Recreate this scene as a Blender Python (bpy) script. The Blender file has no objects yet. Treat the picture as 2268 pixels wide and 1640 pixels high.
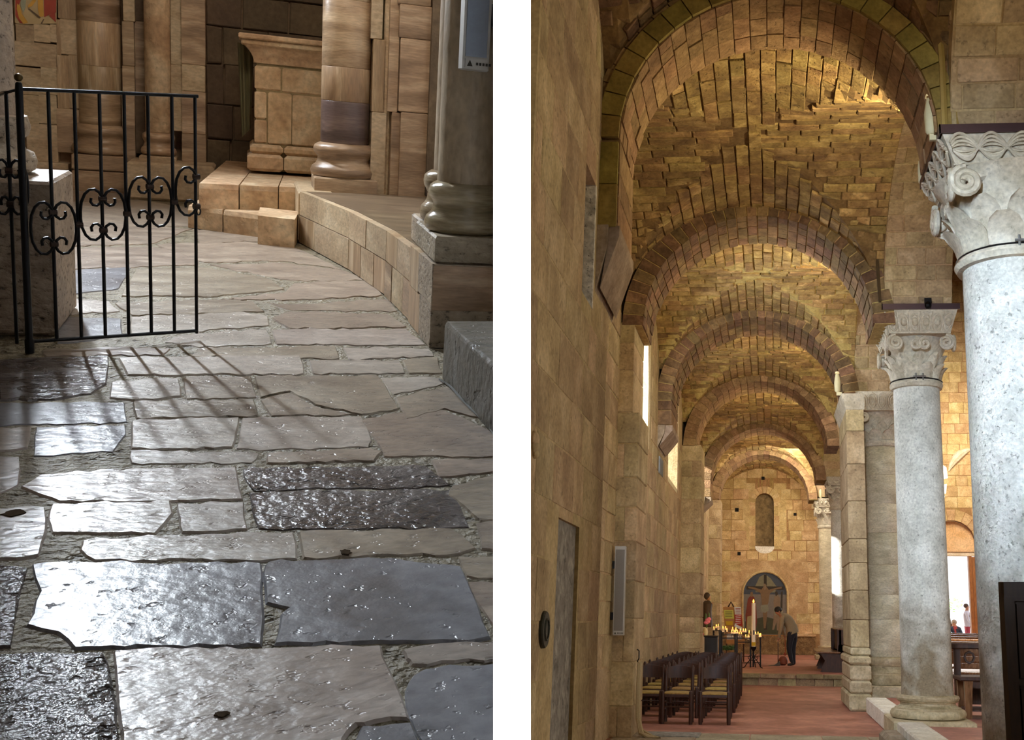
import bpy, math, random
import numpy as np
from mathutils import Matrix, Vector

# ------------------------------------------------------------------ camera model (pixels of a 2268 x 1640 frame)
F, CX, CY = 2400.0, 1520.0, 800.0
def _n(a):
    a = np.array(a, float); return a / np.linalg.norm(a)
_d = _n(((1705 - CX) / F, 1, -(1375 - CY) / F))
_a = 140 / F
_c = -((_d[0] / _d[1]) * _a + 1) / (_d[2] / _d[1])
_u = _n((_a, 1, _c))
MR = np.array([np.cross(_d, _u), _d, _u])            # aisle axes, seen from the camera
CAM = np.array([0, 0, 1.55])
_al = (508 - CX) / F; _dx = (546 - CX) / F; _cc = (1 + _al * _dx) / (630 / F)
_ul = _n((-_al, -1, _cc)); _dl = _n((_dx, 1, 630 / F))
ML = np.array([np.cross(_dl, _ul), _dl, _ul])        # ambulatory axes
EYE = 1.146                                          # eye height over the ambulatory paving
def ray(u, v): return np.array([(u - CX) / F, 1, -(v - CY) / F])
def P(u, v, ax, val):                                # aisle point on a plane
    r = MR @ ray(u, v); return CAM + r * ((val - CAM[ax]) / r[ax])
def LPt(u, v, ax, val):                              # ambulatory point on a plane (z over the paving)
    r = ML @ ray(u, v); o = np.array([0, 0, EYE]); return o + r * ((val - o[ax]) / r[ax])
def LF(u, v, z=0.0): return LPt(u, v, 2, z)
def LY(u, v, y): return LPt(u, v, 1, y)
def LZ(x, y, v):                                     # height of the point above (x, y) that shows at row v
    lo, hi = -1.0, 6.0
    for _ in range(50):
        m = (lo + hi) / 2
        q = ML.T @ np.array([x, y, m - EYE])
        if CY - F * q[2] / q[1] > v: lo = m
        else: hi = m
    return m
_W3 = MR @ ML.T
LM = Matrix(((*_W3[0], 0), (*_W3[1], 0), (*_W3[2], 0), (0, 0, 0, 1)))
_t = _W3 @ np.array([0, 0, -EYE]) + CAM
LM.translation = Vector(_t)
RM = Matrix.Identity(4)

sc = bpy.context.scene
col = sc.collection
cam_d = bpy.data.cameras.new('camera'); cam = bpy.data.objects.new('camera', cam_d); col.objects.link(cam)
cx_, cy_, cz_ = MR @ np.array([1, 0, 0]), MR @ np.array([0, 0, 1]), MR @ np.array([0, -1, 0])
cam.matrix_world = Matrix(((cx_[0], cy_[0], cz_[0], CAM[0]), (cx_[1], cy_[1], cz_[1], CAM[1]), (cx_[2], cy_[2], cz_[2], CAM[2]), (0, 0, 0, 1)))
cam_d.sensor_fit = 'HORIZONTAL'; cam_d.sensor_width = 36; cam_d.lens = 36 * F / 2268
cam_d.shift_x = (1134 - CX) / 2268; cam_d.shift_y = (CY - 820) / 2268
cam_d.clip_start = 0.02; cam_d.clip_end = 300
sc.camera = cam
sc.view_settings.view_transform = 'Standard'; sc.view_settings.look = 'None'
sc.view_settings.exposure = 0.0; sc.view_settings.gamma = 1.0; sc.view_settings.use_curve_mapping = False
try:
    sc.cycles.use_denoising = True
    sc.cycles.sample_clamp_indirect = 4.0
    sc.cycles.max_bounces = 5; sc.cycles.diffuse_bounces = 3; sc.cycles.glossy_bounces = 3
    sc.cycles.use_adaptive_sampling = True; sc.cycles.adaptive_threshold = 0.1; sc.cycles.adaptive_min_samples = 16
except Exception: pass

# ------------------------------------------------------------------ world, sun, large lights
w = bpy.data.worlds.new('sky'); sc.world = w; w.use_nodes = True
bg = w.node_tree.nodes['Background']; bg.inputs[0].default_value = (0.93, 0.97, 1.0, 1); bg.inputs[1].default_value = 1.6
def look(loc, tgt, frame=RM, roll_up=(0, 0, 1)):
    l = Vector(loc); t = Vector(tgt)
    q = (t - l).to_track_quat('-Z', 'Y')
    return frame @ Matrix.Translation(l) @ q.to_matrix().to_4x4()
def area(name, loc, tgt, sx, sy, power, color, frame=RM, spread=180):
    d = bpy.data.lights.new(name, 'AREA'); d.shape = 'RECTANGLE'; d.size = sx; d.size_y = sy
    d.energy = power; d.color = color; d.spread = math.radians(spread)
    o = bpy.data.objects.new(name, d); col.objects.link(o); o.matrix_world = look(loc, tgt, frame); return o
def spot(name, loc, tgt, power, color, ang=110, frame=RM, rad=0.08):
    d = bpy.data.lights.new(name, 'SPOT'); d.energy = power; d.color = color
    d.spot_size = math.radians(ang); d.spot_blend = 0.8; d.shadow_soft_size = rad
    o = bpy.data.objects.new(name, d); col.objects.link(o); o.matrix_world = look(loc, tgt, frame); return o
sd = bpy.data.lights.new('sun', 'SUN'); sd.energy = 21.0; sd.angle = math.radians(1.5); sd.color = (1, 0.96, 0.88)
so = bpy.data.objects.new('sun', sd); col.objects.link(so); so.matrix_world = look((0, 0, 20), (8.5, 2.4, 20 - 4.6))
# aisle: cool daylight from the openings behind the camera, warm light in the nave
area('daylight_behind', (-0.3, 2.7, 4.6), (2.3, 15.0, 3.0), 0.8, 1.6, 82, (0.68, 0.83, 1.0), RM, 44)
area('daylight_window', (-2.25, 17.6, 5.6), (1.9, 18.6, 2.6), 0.5, 1.8, 210, (0.85, 0.92, 1.0))
area('nave_light', (6.2, 22.0, 8.0), (4.5, 24.0, 0.0), 5.0, 12.0, 520, (1.0, 0.9, 0.74))
area('nave_light_near', (6.2, 9.5, 2.2), (-1.5, 9.5, 1.0), 2.5, 2.4, 170, (1.0, 0.9, 0.72))
area('nave_far', (6.6, 38.5, 9.5), (7.4, 43.5, 5.0), 3.0, 3.0, 620, (1.0, 0.91, 0.75))
area('nave_door_glow', (6.9, 41.5, 3.0), (3.0, 20.0, 1.0), 2.2, 3.4, 260, (1.0, 0.97, 0.9))
area('aisle_far', (0.6, 37.0, 6.7), (0.2, 43.0, 2.6), 1.2, 1.6, 125, (1.0, 0.9, 0.74))
# ambulatory: slit window high behind the gate, soft warm bounce over the altar, faint fill
area('slit_window', (-1.52, 9.5, 3.7), (-0.1, 4.6, 0.0), 0.10, 2.4, 175, (0.84, 0.92, 1.0), LM, 120)
area('apse_bounce', (0.1, 6.6, 4.1), (-0.6, 10.2, 0.9), 1.6, 0.8, 56, (1.0, 0.87, 0.70), LM)
area('ambulatory_fill', (-0.5, 2.2, 4.2), (0.0, 3.8, 0.0), 2.4, 2.4, 3.5, (1.0, 0.93, 0.86), LM)

# ------------------------------------------------------------------ materials
def rgb(h):
    h = h.lstrip('#'); c = [int(h[i:i + 2], 16) / 255 for i in (0, 2, 4)]
    return tuple((x / 12.92 if x <= 0.04045 else ((x + 0.055) / 1.055) ** 2.4) for x in c) + (1,)
def newmat(name):
    m = bpy.data.materials.new(name); m.use_nodes = True
    return m, m.node_tree.nodes, m.node_tree.links, m.node_tree.nodes['Principled BSDF']
def stone_mat(name, c1, c2, c3=None, scale=3.0, rough=0.85, bump=0.25, pits=0.0, var=0.35, hue=0.02, stretch=(1, 1, 1), bscale=26, sat=0.0, bdist=0.02, roughvar=0.0, spec=0.5, pitscale=14, foot_tone=None):
    m, N, L, B = newmat(name)
    tc = N.new('ShaderNodeTexCoord'); oi = N.new('ShaderNodeObjectInfo'); ge = N.new('ShaderNodeNewGeometry')
    add = N.new('ShaderNodeMath'); add.operation = 'ADD'; L.new(oi.outputs['Random'], add.inputs[0]); L.new(ge.outputs['Random Per Island'], add.inputs[1])
    fr = N.new('ShaderNodeMath'); fr.operation = 'FRACT'; L.new(add.outputs[0], fr.inputs[0])
    off = N.new('ShaderNodeVectorMath'); off.operation = 'SCALE'; off.inputs[0].default_value = (31, 17, 23); L.new(fr.outputs[0], off.inputs['Scale'])
    va = N.new('ShaderNodeVectorMath'); va.operation = 'ADD'; L.new(tc.outputs['Object'], va.inputs[0]); L.new(off.outputs[0], va.inputs[1])
    mp = N.new('ShaderNodeMapping'); mp.inputs['Scale'].default_value = stretch; L.new(va.outputs[0], mp.inputs[0])
    n1 = N.new('ShaderNodeTexNoise'); n1.inputs['Scale'].default_value = scale; n1.inputs['Detail'].default_value = 5; n1.inputs['Distortion'].default_value = 0.6; L.new(mp.outputs[0], n1.inputs[0])
    rp = N.new('ShaderNodeValToRGB'); e = rp.color_ramp.elements
    e[0].position = 0.32; e[0].color = rgb(c1); e[1].position = 0.68; e[1].color = rgb(c2)
    if c3: k = e.new(0.52); k.color = rgb(c3)
    L.new(n1.outputs['Fac'], rp.inputs[0])
    n2 = N.new('ShaderNodeTexNoise'); n2.inputs['Scale'].default_value = bscale; n2.inputs['Detail'].default_value = 4; L.new(mp.outputs[0], n2.inputs[0])
    hv = N.new('ShaderNodeHueSaturation'); L.new(rp.outputs[0], hv.inputs['Color'])
    mv = N.new('ShaderNodeMapRange'); mv.inputs['To Min'].default_value = 1 - var; mv.inputs['To Max'].default_value = 1 + var * 0.75; L.new(fr.outputs[0], mv.inputs['Value'])
    # fine grain multiplies the value a little
    gm = N.new('ShaderNodeMapRange'); gm.inputs['From Min'].default_value = 0.3; gm.inputs['From Max'].default_value = 0.7; gm.inputs['To Min'].default_value = 0.78; gm.inputs['To Max'].default_value = 1.15; L.new(n2.outputs['Fac'], gm.inputs['Value'])
    mm = N.new('ShaderNodeMath'); mm.operation = 'MULTIPLY'; L.new(mv.outputs[0], mm.inputs[0]); L.new(gm.outputs[0], mm.inputs[1])
    h2 = N.new('ShaderNodeMath'); h2.operation = 'MULTIPLY'; h2.inputs[1].default_value = 7.31; L.new(fr.outputs[0], h2.inputs[0])
    h3 = N.new('ShaderNodeMath'); h3.operation = 'FRACT'; L.new(h2.outputs[0], h3.inputs[0])
    hm = N.new('ShaderNodeMapRange'); hm.inputs['To Min'].default_value = 0.5 - hue; hm.inputs['To Max'].default_value = 0.5 + hue; L.new(h3.outputs[0], hm.inputs['Value']); L.new(hm.outputs[0], hv.inputs['Hue'])
    hv.inputs['Saturation'].default_value = 1 + sat
    height = n2.outputs['Fac']; val = mm.outputs[0]
    if pits > 0:
        vo = N.new('ShaderNodeTexNoise'); vo.inputs['Scale'].default_value = pitscale; vo.inputs['Detail'].default_value = 3; vo.inputs['Roughness'].default_value = 0.65; L.new(mp.outputs[0], vo.inputs[0])
        pr = N.new('ShaderNodeMapRange'); pr.inputs['From Min'].default_value = 0.30; pr.inputs['From Max'].default_value = 0.40; L.new(vo.outputs['Fac'], pr.inputs['Value'])
        pm = N.new('ShaderNodeMapRange'); pm.inputs['To Min'].default_value = 1 - pits; pm.inputs['To Max'].default_value = 1; L.new(pr.outputs[0], pm.inputs['Value'])
        m2 = N.new('ShaderNodeMath'); m2.operation = 'MULTIPLY'; L.new(val, m2.inputs[0]); L.new(pm.outputs[0], m2.inputs[1]); val = m2.outputs[0]
        ad = N.new('ShaderNodeMath'); ad.operation = 'MULTIPLY_ADD'; ad.inputs[1].default_value = 0.8; L.new(pr.outputs[0], ad.inputs[0]); L.new(height, ad.inputs[2]); height = ad.outputs[0]
    L.new(val, hv.inputs['Value'])
    if foot_tone:                                        # browner tone towards the foot of a shaft, broken by noise
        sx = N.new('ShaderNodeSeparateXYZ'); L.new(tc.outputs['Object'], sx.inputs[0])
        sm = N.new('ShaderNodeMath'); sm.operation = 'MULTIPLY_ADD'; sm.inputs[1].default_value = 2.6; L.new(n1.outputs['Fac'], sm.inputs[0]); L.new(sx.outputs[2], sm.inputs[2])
        sr = N.new('ShaderNodeMapRange'); sr.inputs['From Min'].default_value = foot_tone[0] + 1.3; sr.inputs['From Max'].default_value = foot_tone[1] + 1.3; sr.inputs['To Min'].default_value = foot_tone[3]; sr.inputs['To Max'].default_value = 0; L.new(sm.outputs[0], sr.inputs['Value'])
        mx = N.new('ShaderNodeMix'); mx.data_type = 'RGBA'; mx.blend_type = 'MULTIPLY'; L.new(sr.outputs[0], mx.inputs['Factor']); L.new(hv.outputs[0], mx.inputs['A']); mx.inputs['B'].default_value = rgb(foot_tone[2]); L.new(mx.outputs['Result'], B.inputs['Base Color'])
    else: L.new(hv.outputs[0], B.inputs['Base Color'])
    B.inputs['Roughness'].default_value = rough
    B.inputs['Specular IOR Level'].default_value = spec
    if roughvar > 0:
        rr = N.new('ShaderNodeMapRange'); rr.inputs['From Min'].default_value = 0.3; rr.inputs['From Max'].default_value = 0.7; rr.inputs['To Min'].default_value = rough - roughvar; rr.inputs['To Max'].default_value = rough + roughvar
        L.new(n1.outputs['Fac'], rr.inputs['Value']); L.new(rr.outputs[0], B.inputs['Roughness'])
    bp = N.new('ShaderNodeBump'); bp.inputs['Strength'].default_value = bump; bp.inputs['Distance'].default_value = bdist; L.new(height, bp.inputs['Height']); L.new(bp.outputs[0], B.inputs['Normal'])
    return m
def plain(name, c, rough=0.6, metal=0.0, noise=0.12, scale=18, bump=0.0, emit=None, estr=0.0, spec=0.5):
    m, N, L, B = newmat(name)
    tc = N.new('ShaderNodeTexCoord'); n = N.new('ShaderNodeTexNoise'); n.inputs['Scale'].default_value = scale; n.inputs['Detail'].default_value = 3; L.new(tc.outputs['Object'], n.inputs[0])
    mr = N.new('ShaderNodeMapRange'); mr.inputs['To Min'].default_value = 1 - noise; mr.inputs['To Max'].default_value = 1 + noise; L.new(n.outputs['Fac'], mr.inputs['Value'])
    hv = N.new('ShaderNodeHueSaturation'); hv.inputs['Color'].default_value = rgb(c); L.new(mr.outputs[0], hv.inputs['Value']); L.new(hv.outputs[0], B.inputs['Base Color'])
    B.inputs['Roughness'].default_value = rough; B.inputs['Metallic'].default_value = metal; B.inputs['Specular IOR Level'].default_value = spec
    if bump:
        bp = N.new('ShaderNodeBump'); bp.inputs['Strength'].default_value = bump; bp.inputs['Distance'].default_value = 0.01; L.new(n.outputs['Fac'], bp.inputs['Height']); L.new(bp.outputs[0], B.inputs['Normal'])
    if emit: B.inputs['Emission Color'].default_value = rgb(emit); B.inputs['Emission Strength'].default_value = estr
    return m
def wood_mat(name, c1, c2, rough=0.4):
    m, N, L, B = newmat(name)
    tc = N.new('ShaderNodeTexCoord'); mp = N.new('ShaderNodeMapping'); mp.inputs['Scale'].default_value = (6, 6, 1.2); L.new(tc.outputs['Object'], mp.inputs[0])
    n = N.new('ShaderNodeTexNoise'); n.inputs['Scale'].default_value = 5; n.inputs['Detail'].default_value = 4; L.new(mp.outputs[0], n.inputs[0])
    rp = N.new('ShaderNodeValToRGB'); rp.color_ramp.elements[0].color = rgb(c1); rp.color_ramp.elements[1].color = rgb(c2); rp.color_ramp.elements[0].position = .3; rp.color_ramp.elements[1].position = .7; L.new(n.outputs['Fac'], rp.inputs[0]); L.new(rp.outputs[0], B.inputs['Base Color'])
    B.inputs['Roughness'].default_value = rough; return m
M = {}
M['vault'] = stone_mat('vault_tufa', '#8a6f48', '#c9ad74', '#a88c57', scale=4, rough=.95, bump=.6, pits=.35, var=.28, hue=.012)
M['vault_mortar'] = stone_mat('vault_mortar', '#6d5433', '#8c7148', scale=5, rough=.98, bump=.5, var=.0)
M['mortar_pale'] = stone_mat('mortar_pale', '#ab8d58', '#c8ab73', scale=5, rough=.98, bump=.4, var=.0)
M['arch'] = stone_mat('arch_tufa', '#836748', '#b3936c', '#9b7c58', scale=4, rough=.95, bump=.5, pits=.35, var=.2, hue=.01)
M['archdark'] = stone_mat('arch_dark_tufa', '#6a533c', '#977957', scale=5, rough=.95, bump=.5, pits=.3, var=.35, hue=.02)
M['wall'] = stone_mat('wall_travertine', '#a08a68', '#cdb893', '#b8a27c', scale=2.2, rough=.85, bump=.4, pits=.35, var=.16, hue=.012)
M['wall_mortar'] = stone_mat('wall_mortar', '#ae9770', '#c6b089', scale=4, rough=.95, bump=.3, var=0)
M['endwall'] = stone_mat('end_wall_stone', '#b1905f', '#d9bd8d', '#c6a674', scale=2.5, rough=.9, bump=.35, pits=.3, var=.14, hue=.012)
M['end_mortar'] = stone_mat('end_wall_mortar', '#8d6c42', '#a98755', scale=4, rough=.95, bump=.3, var=0)
M['column'] = stone_mat('column_travertine', '#bdbcb2', '#e4e3da', '#d3d2c8', scale=3, rough=.75, bump=.5, pits=.45, var=.05, hue=.004, bscale=34, pitscale=20, foot_tone=(.6, 2.0, '#a58a62', .85))
M['drum'] = stone_mat('drum_travertine', '#bfb294', '#e2d8bf', '#d2c6a8', scale=3, rough=.8, bump=.4, pits=.3, var=.1, hue=.006, stretch=(1, 1, 2.5))
M['capital'] = stone_mat('capital_travertine', '#bfb59e', '#dfd8c6', '#cfc6b2', scale=5, rough=.8, bump=.25, pits=.25, var=.05, hue=.004)
M['base'] = stone_mat('base_travertine', '#a89774', '#d3c5a4', '#bfae8b', scale=4, rough=.7, bump=.35, pits=.3, var=.08, hue=.006)
M['kerb'] = stone_mat('kerb_travertine', '#dcd2be', '#f4eee0', scale=3, rough=.7, bump=.3, pits=.25, var=.08, hue=.005)
M['tile'] = stone_mat('terracotta_floor', '#8d5546', '#b87c68', '#a2685a', scale=1.6, rough=.55, bump=.15, var=.06, hue=.006, bscale=12)
M['flag'] = stone_mat('worn_flagstone', '#8d7c66', '#b5a48b', scale=2, rough=.7, bump=.3, pits=.3, var=.15)
M['riser'] = stone_mat('riser_stone', '#7d6a4e', '#a8946f', scale=3, rough=.85, bump=.5, pits=.4, var=.2)
M['rubble'] = stone_mat('rubble_wall', '#6f5335', '#a07e55', '#876642', scale=6, rough=.95, bump=.9, pits=.4, var=.1, bdist=.05)
M['jamb'] = stone_mat('pale_jamb', '#d8c8a0', '#f1e6c8', scale=3, rough=.9, bump=.3, var=.05)
M['pitted_pale'] = stone_mat('pitted_pale_stone', '#b9b2a8', '#f4efe6', scale=12, rough=.9, bump=.6, pits=.7, var=.02, pitscale=30)
M['niche'] = stone_mat('grey_slab', '#76726c', '#aaa69d', '#8f8b84', scale=9, rough=.8, bump=.4, pits=.5, var=.05, hue=.004)
M['corbel'] = stone_mat('corbel_stone', '#8b7a66', '#b1a08a', scale=4, rough=.85, bump=.3, var=.06)
M['greenarch'] = stone_mat('green_lit_arch_face', '#7d6c34', '#a3904d', '#8f7d40', scale=3, rough=.9, bump=.4, var=.08, hue=.015)  # greenish light on the arch face is put into this stone colour
M['white'] = plain('white_plaster', '#f6f6f5', .95, 0, .015, 3)
M['shell'] = stone_mat('dim_masonry', '#6c5a43', '#84705a', scale=1.5, rough=.95, bump=.2, var=0)
M['iron'] = plain('black_iron', '#17171a', .38, .6, .25)
M['ironcollar'] = plain('rust_collar', '#33231b', .55, .4, .2)
M['brass'] = plain('tarnished_brass', '#5b4a2d', .4, .8)
M['strap'] = plain('painted_steel_strap', '#574448', .35, .5)
M['steel'] = plain('galvanised_steel', '#9a9d9c', .35, .7)
M['lampwhite'] = plain('cream_lamp_body', '#d6cfa9', .5)
M['cable'] = plain('dark_cable', '#4c3b22', .7)
M['conduit'] = plain('painted_conduit', '#a58d4e', .6)
M['alu'] = plain('aluminium_edge', '#c9c7c3', .4, .4)
M['grille'] = plain('speaker_grille', '#8a8580', .5, .3, .1, 60)
M['grille_blue'] = plain('speaker_grille_blue', '#8d96a6', .5, .3, .1, 60)
M['chairwood'] = wood_mat('dark_chair_wood', '#2b130b', '#472414', .5)
M['pewwood'] = wood_mat('pew_wood', '#2a160d', '#4a2a1a', .6)
M['pewlight'] = wood_mat('pew_wood_polished', '#5b3a22', '#87603d', .25)
M['screenwood'] = wood_mat('dark_screen_wood', '#1e1009', '#33200f', .4)
M['doorwood'] = wood_mat('door_wood', '#8a552c', '#b0763f', .5)
M['rush'] = stone_mat('rush_seat', '#9a7a3d', '#c4a35c', scale=10, rough=.9, bump=.8, var=.12, stretch=(1, 8, 1))
M['wax'] = plain('wax', '#efe3cc', .5, 0, .05, emit='#ffb46a', estr=.08)
M['flame'] = plain('flame', '#ffcf80', .5, emit='#ff9a2e', estr=9)
M['rope'] = plain('old_rope', '#b7a583', .9, 0, .2, 60, .4)
M['plaque'] = plain('bronze_plaque', '#3c4039', .5, .3, .25, 30, .3)
M['black'] = plain('black_box', '#0f0f10', .5)
M['pitdark'] = plain('pit_brown', '#4c4035', 1.0, spec=0.0)  # flat dark brown discs mark the pits
M['dark'] = plain('dark_hole', '#0d0a07', .95)
M['cork'] = plain('cork_board', '#b98552', .9, 0, .15, 60)
M['paper'] = plain('paper', '#e8e6e0', .9, 0, .04)
M['paper_yellow'] = plain('paper_yellow', '#d3cf63', .9, 0, .05)
M['paper_gold'] = plain('paper_gold', '#d9b12f', .9, 0, .08)
M['paper_red'] = plain('paper_red', '#b83a2d', .9, 0, .15, 40)
M['ink'] = plain('ink', '#3d3a36', .9)
M['inkred'] = plain('ink_red', '#a0463a', .9)
M['skin'] = plain('skin', '#b07a5c', .6)
M['hair'] = plain('dark_hair', '#1c1614', .6)
M['hairgrey'] = plain('grey_hair', '#9b8a78', .7)
M['hairbrown'] = plain('brown_hair', '#4c3526', .7)
M['jacket'] = plain('beige_jacket', '#938268', .85, 0, .12, 9, .2)
M['trouser'] = plain('navy_trousers', '#1b1b26', .8)
M['shoe'] = plain('dark_shoe', '#1a1413', .5)
M['shirt'] = plain('pale_shirt', '#c9c3d2', .8)
M['redtrouser'] = plain('red_trousers', '#9a2f40', .8)
M['bluecoat'] = plain('dark_blue_jacket', '#2d3446', .8)
M['redcloth'] = plain('red_shirt', '#a03a38', .8)
M['olive'] = plain('olive_coat', '#8f8266', .85)
M['leather'] = plain('brown_leather', '#6d4c3a', .6)
M['orange'] = plain('orange_plastic', '#a8401d', .5)
M['brick_red'] = plain('red_brown_bucket', '#7d3a24', .6)
M['pan'] = plain('grey_pan', '#4e4945', .5)
M['pink'] = plain('pink_petals', '#e0809c', .7, 0, .2)
M['leaf'] = plain('green_leaf', '#4a6a33', .7, 0, .2)
M['tree'] = plain('sunlit_leaf', '#9adf7a', .7, 0, .2)
M['statue'] = plain('painted_statue', '#4a3a2b', .6, 0, .3, 12)
M['statue_skin'] = plain('statue_face', '#b98d63', .6)
M['fabric_green'] = plain('olive_altar_cloth', '#6e6647', .95, 0, .12)
M['ochre'] = plain('ochre_band', '#b06a20', .9, 0, .2, 6)
M['plaster'] = stone_mat('warm_plaster', '#d8b070', '#f0d09a', scale=1.2, rough=.9, bump=.2, var=0)
M['gravel'] = stone_mat('courtyard_gravel', '#d8d2c4', '#efeade', scale=8, rough=.95, bump=.2, var=0)
# painting colours
for k, c in dict(p_sky='#3b3f48', p_ray='#6f6850', p_mid='#6e645a', p_cross='#2b2115', p_flesh='#6f5538', p_flesh2='#77614a', p_cloth='#77725f', p_red='#6f2e1c', p_dark='#332a1d', p_ground='#3c3a24', p_yellow='#8f7c52', f_red='#a8493a', f_yellow='#d3a04a', f_grey='#a7aa94', f_cream='#c6ae84', f_line='#6d5a48').items():
    M[k] = plain('paint_' + k, c, .8, 0, .22, 14)
# ambulatory stones
M['l_wall'] = stone_mat('ambulatory_limestone', '#b3946c', '#d5bd97', '#c5a980', scale=3, rough=.6, bump=.15, pits=.1, var=.14, hue=.004, stretch=(1, 1, 2), sat=-.14)
M['l_onyx'] = stone_mat('banded_onyx', '#8b6c4a', '#cfb18a', '#b2906a', scale=2.4, rough=.35, bump=.1, var=.1, hue=.004, stretch=(.6, .6, 4), sat=-.14)
M['l_onyxv'] = stone_mat('banded_onyx_upright', '#a07c52', '#d9bf98', '#b8976c', scale=2.6, rough=.4, bump=.1, var=.15, hue=.004, stretch=(4, 4, .5), sat=-.14)
M['l_purple'] = stone_mat('purple_onyx', '#5d4b42', '#8c7667', '#6f5b50', scale=3, rough=.3, bump=.1, var=.1, stretch=(.6, .6, 5), sat=-.14)
M['l_mortar'] = stone_mat('ambulatory_joint', '#97805f', '#ac9472', scale=4, rough=.9, bump=.2, var=0)
M['l_dark'] = stone_mat('shaded_apse_stone', '#5a4631', '#7d6547', '#6b553b', scale=2, rough=.8, bump=.2, var=.16, hue=.01, sat=-.14)  # darker stone colour carries the shade of the apse wall
M['altar'] = stone_mat('altar_stone', '#b98f60', '#e0c49a', '#d0ab7d', scale=4, rough=.75, bump=.3, pits=.15, var=.1, hue=.004, sat=-.14)
M['benchtop'] = stone_mat('worn_bench_top', '#6f5a42', '#94795a', '#80684c', scale=2.4, rough=.3, bump=.1, var=.06, stretch=(.6, 3, 1), sat=-.2)
M['trav'] = stone_mat('pitted_travertine', '#8d7f6a', '#b7a88f', '#a39580', scale=4, rough=.55, bump=.6, pits=.6, var=.06, pitscale=26, stretch=(1, 1, 1.6))
M['block'] = stone_mat('grey_foreground_stone', '#5d5a52', '#83807a', '#6d675b', scale=6, rough=.45, bump=.5, pits=.4, var=.05)
M['slab_pale'] = stone_mat('pale_paving', '#aca196', '#cdc3b8', '#bcb1a6', scale=5, rough=.34, bump=.35, pits=.3, var=.1, hue=.01, bscale=24, bdist=.012, roughvar=.06, stretch=(1, 1.6, 1), pitscale=22)
M['slab_warm'] = stone_mat('warm_paving', '#94877a', '#b5a795', '#a49686', scale=5, rough=.34, bump=.35, pits=.3, var=.12, hue=.012, bscale=24, bdist=.012, roughvar=.06, stretch=(1, 1.6, 1), pitscale=20)
M['slab_grey'] = stone_mat('grey_paving', '#78767a', '#9a9ba2', '#898a91', scale=4, rough=.33, bump=.35, pits=.25, var=.08, hue=.01, bscale=24, bdist=.012, roughvar=.05, pitscale=20)
M['slab_dark'] = stone_mat('dark_rough_paving', '#4f4948', '#77706e', '#615a59', scale=6, rough=.28, bump=.7, pits=.4, var=.1, hue=.01, bscale=30, bdist=.02, roughvar=.08, pitscale=16)
M['slab_joint'] = stone_mat('paving_joint', '#7d705d', '#9c8f7a', '#8a7d69', scale=14, rough=.5, bump=.9, var=0, bscale=40, pits=.4, bdist=.03)

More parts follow.
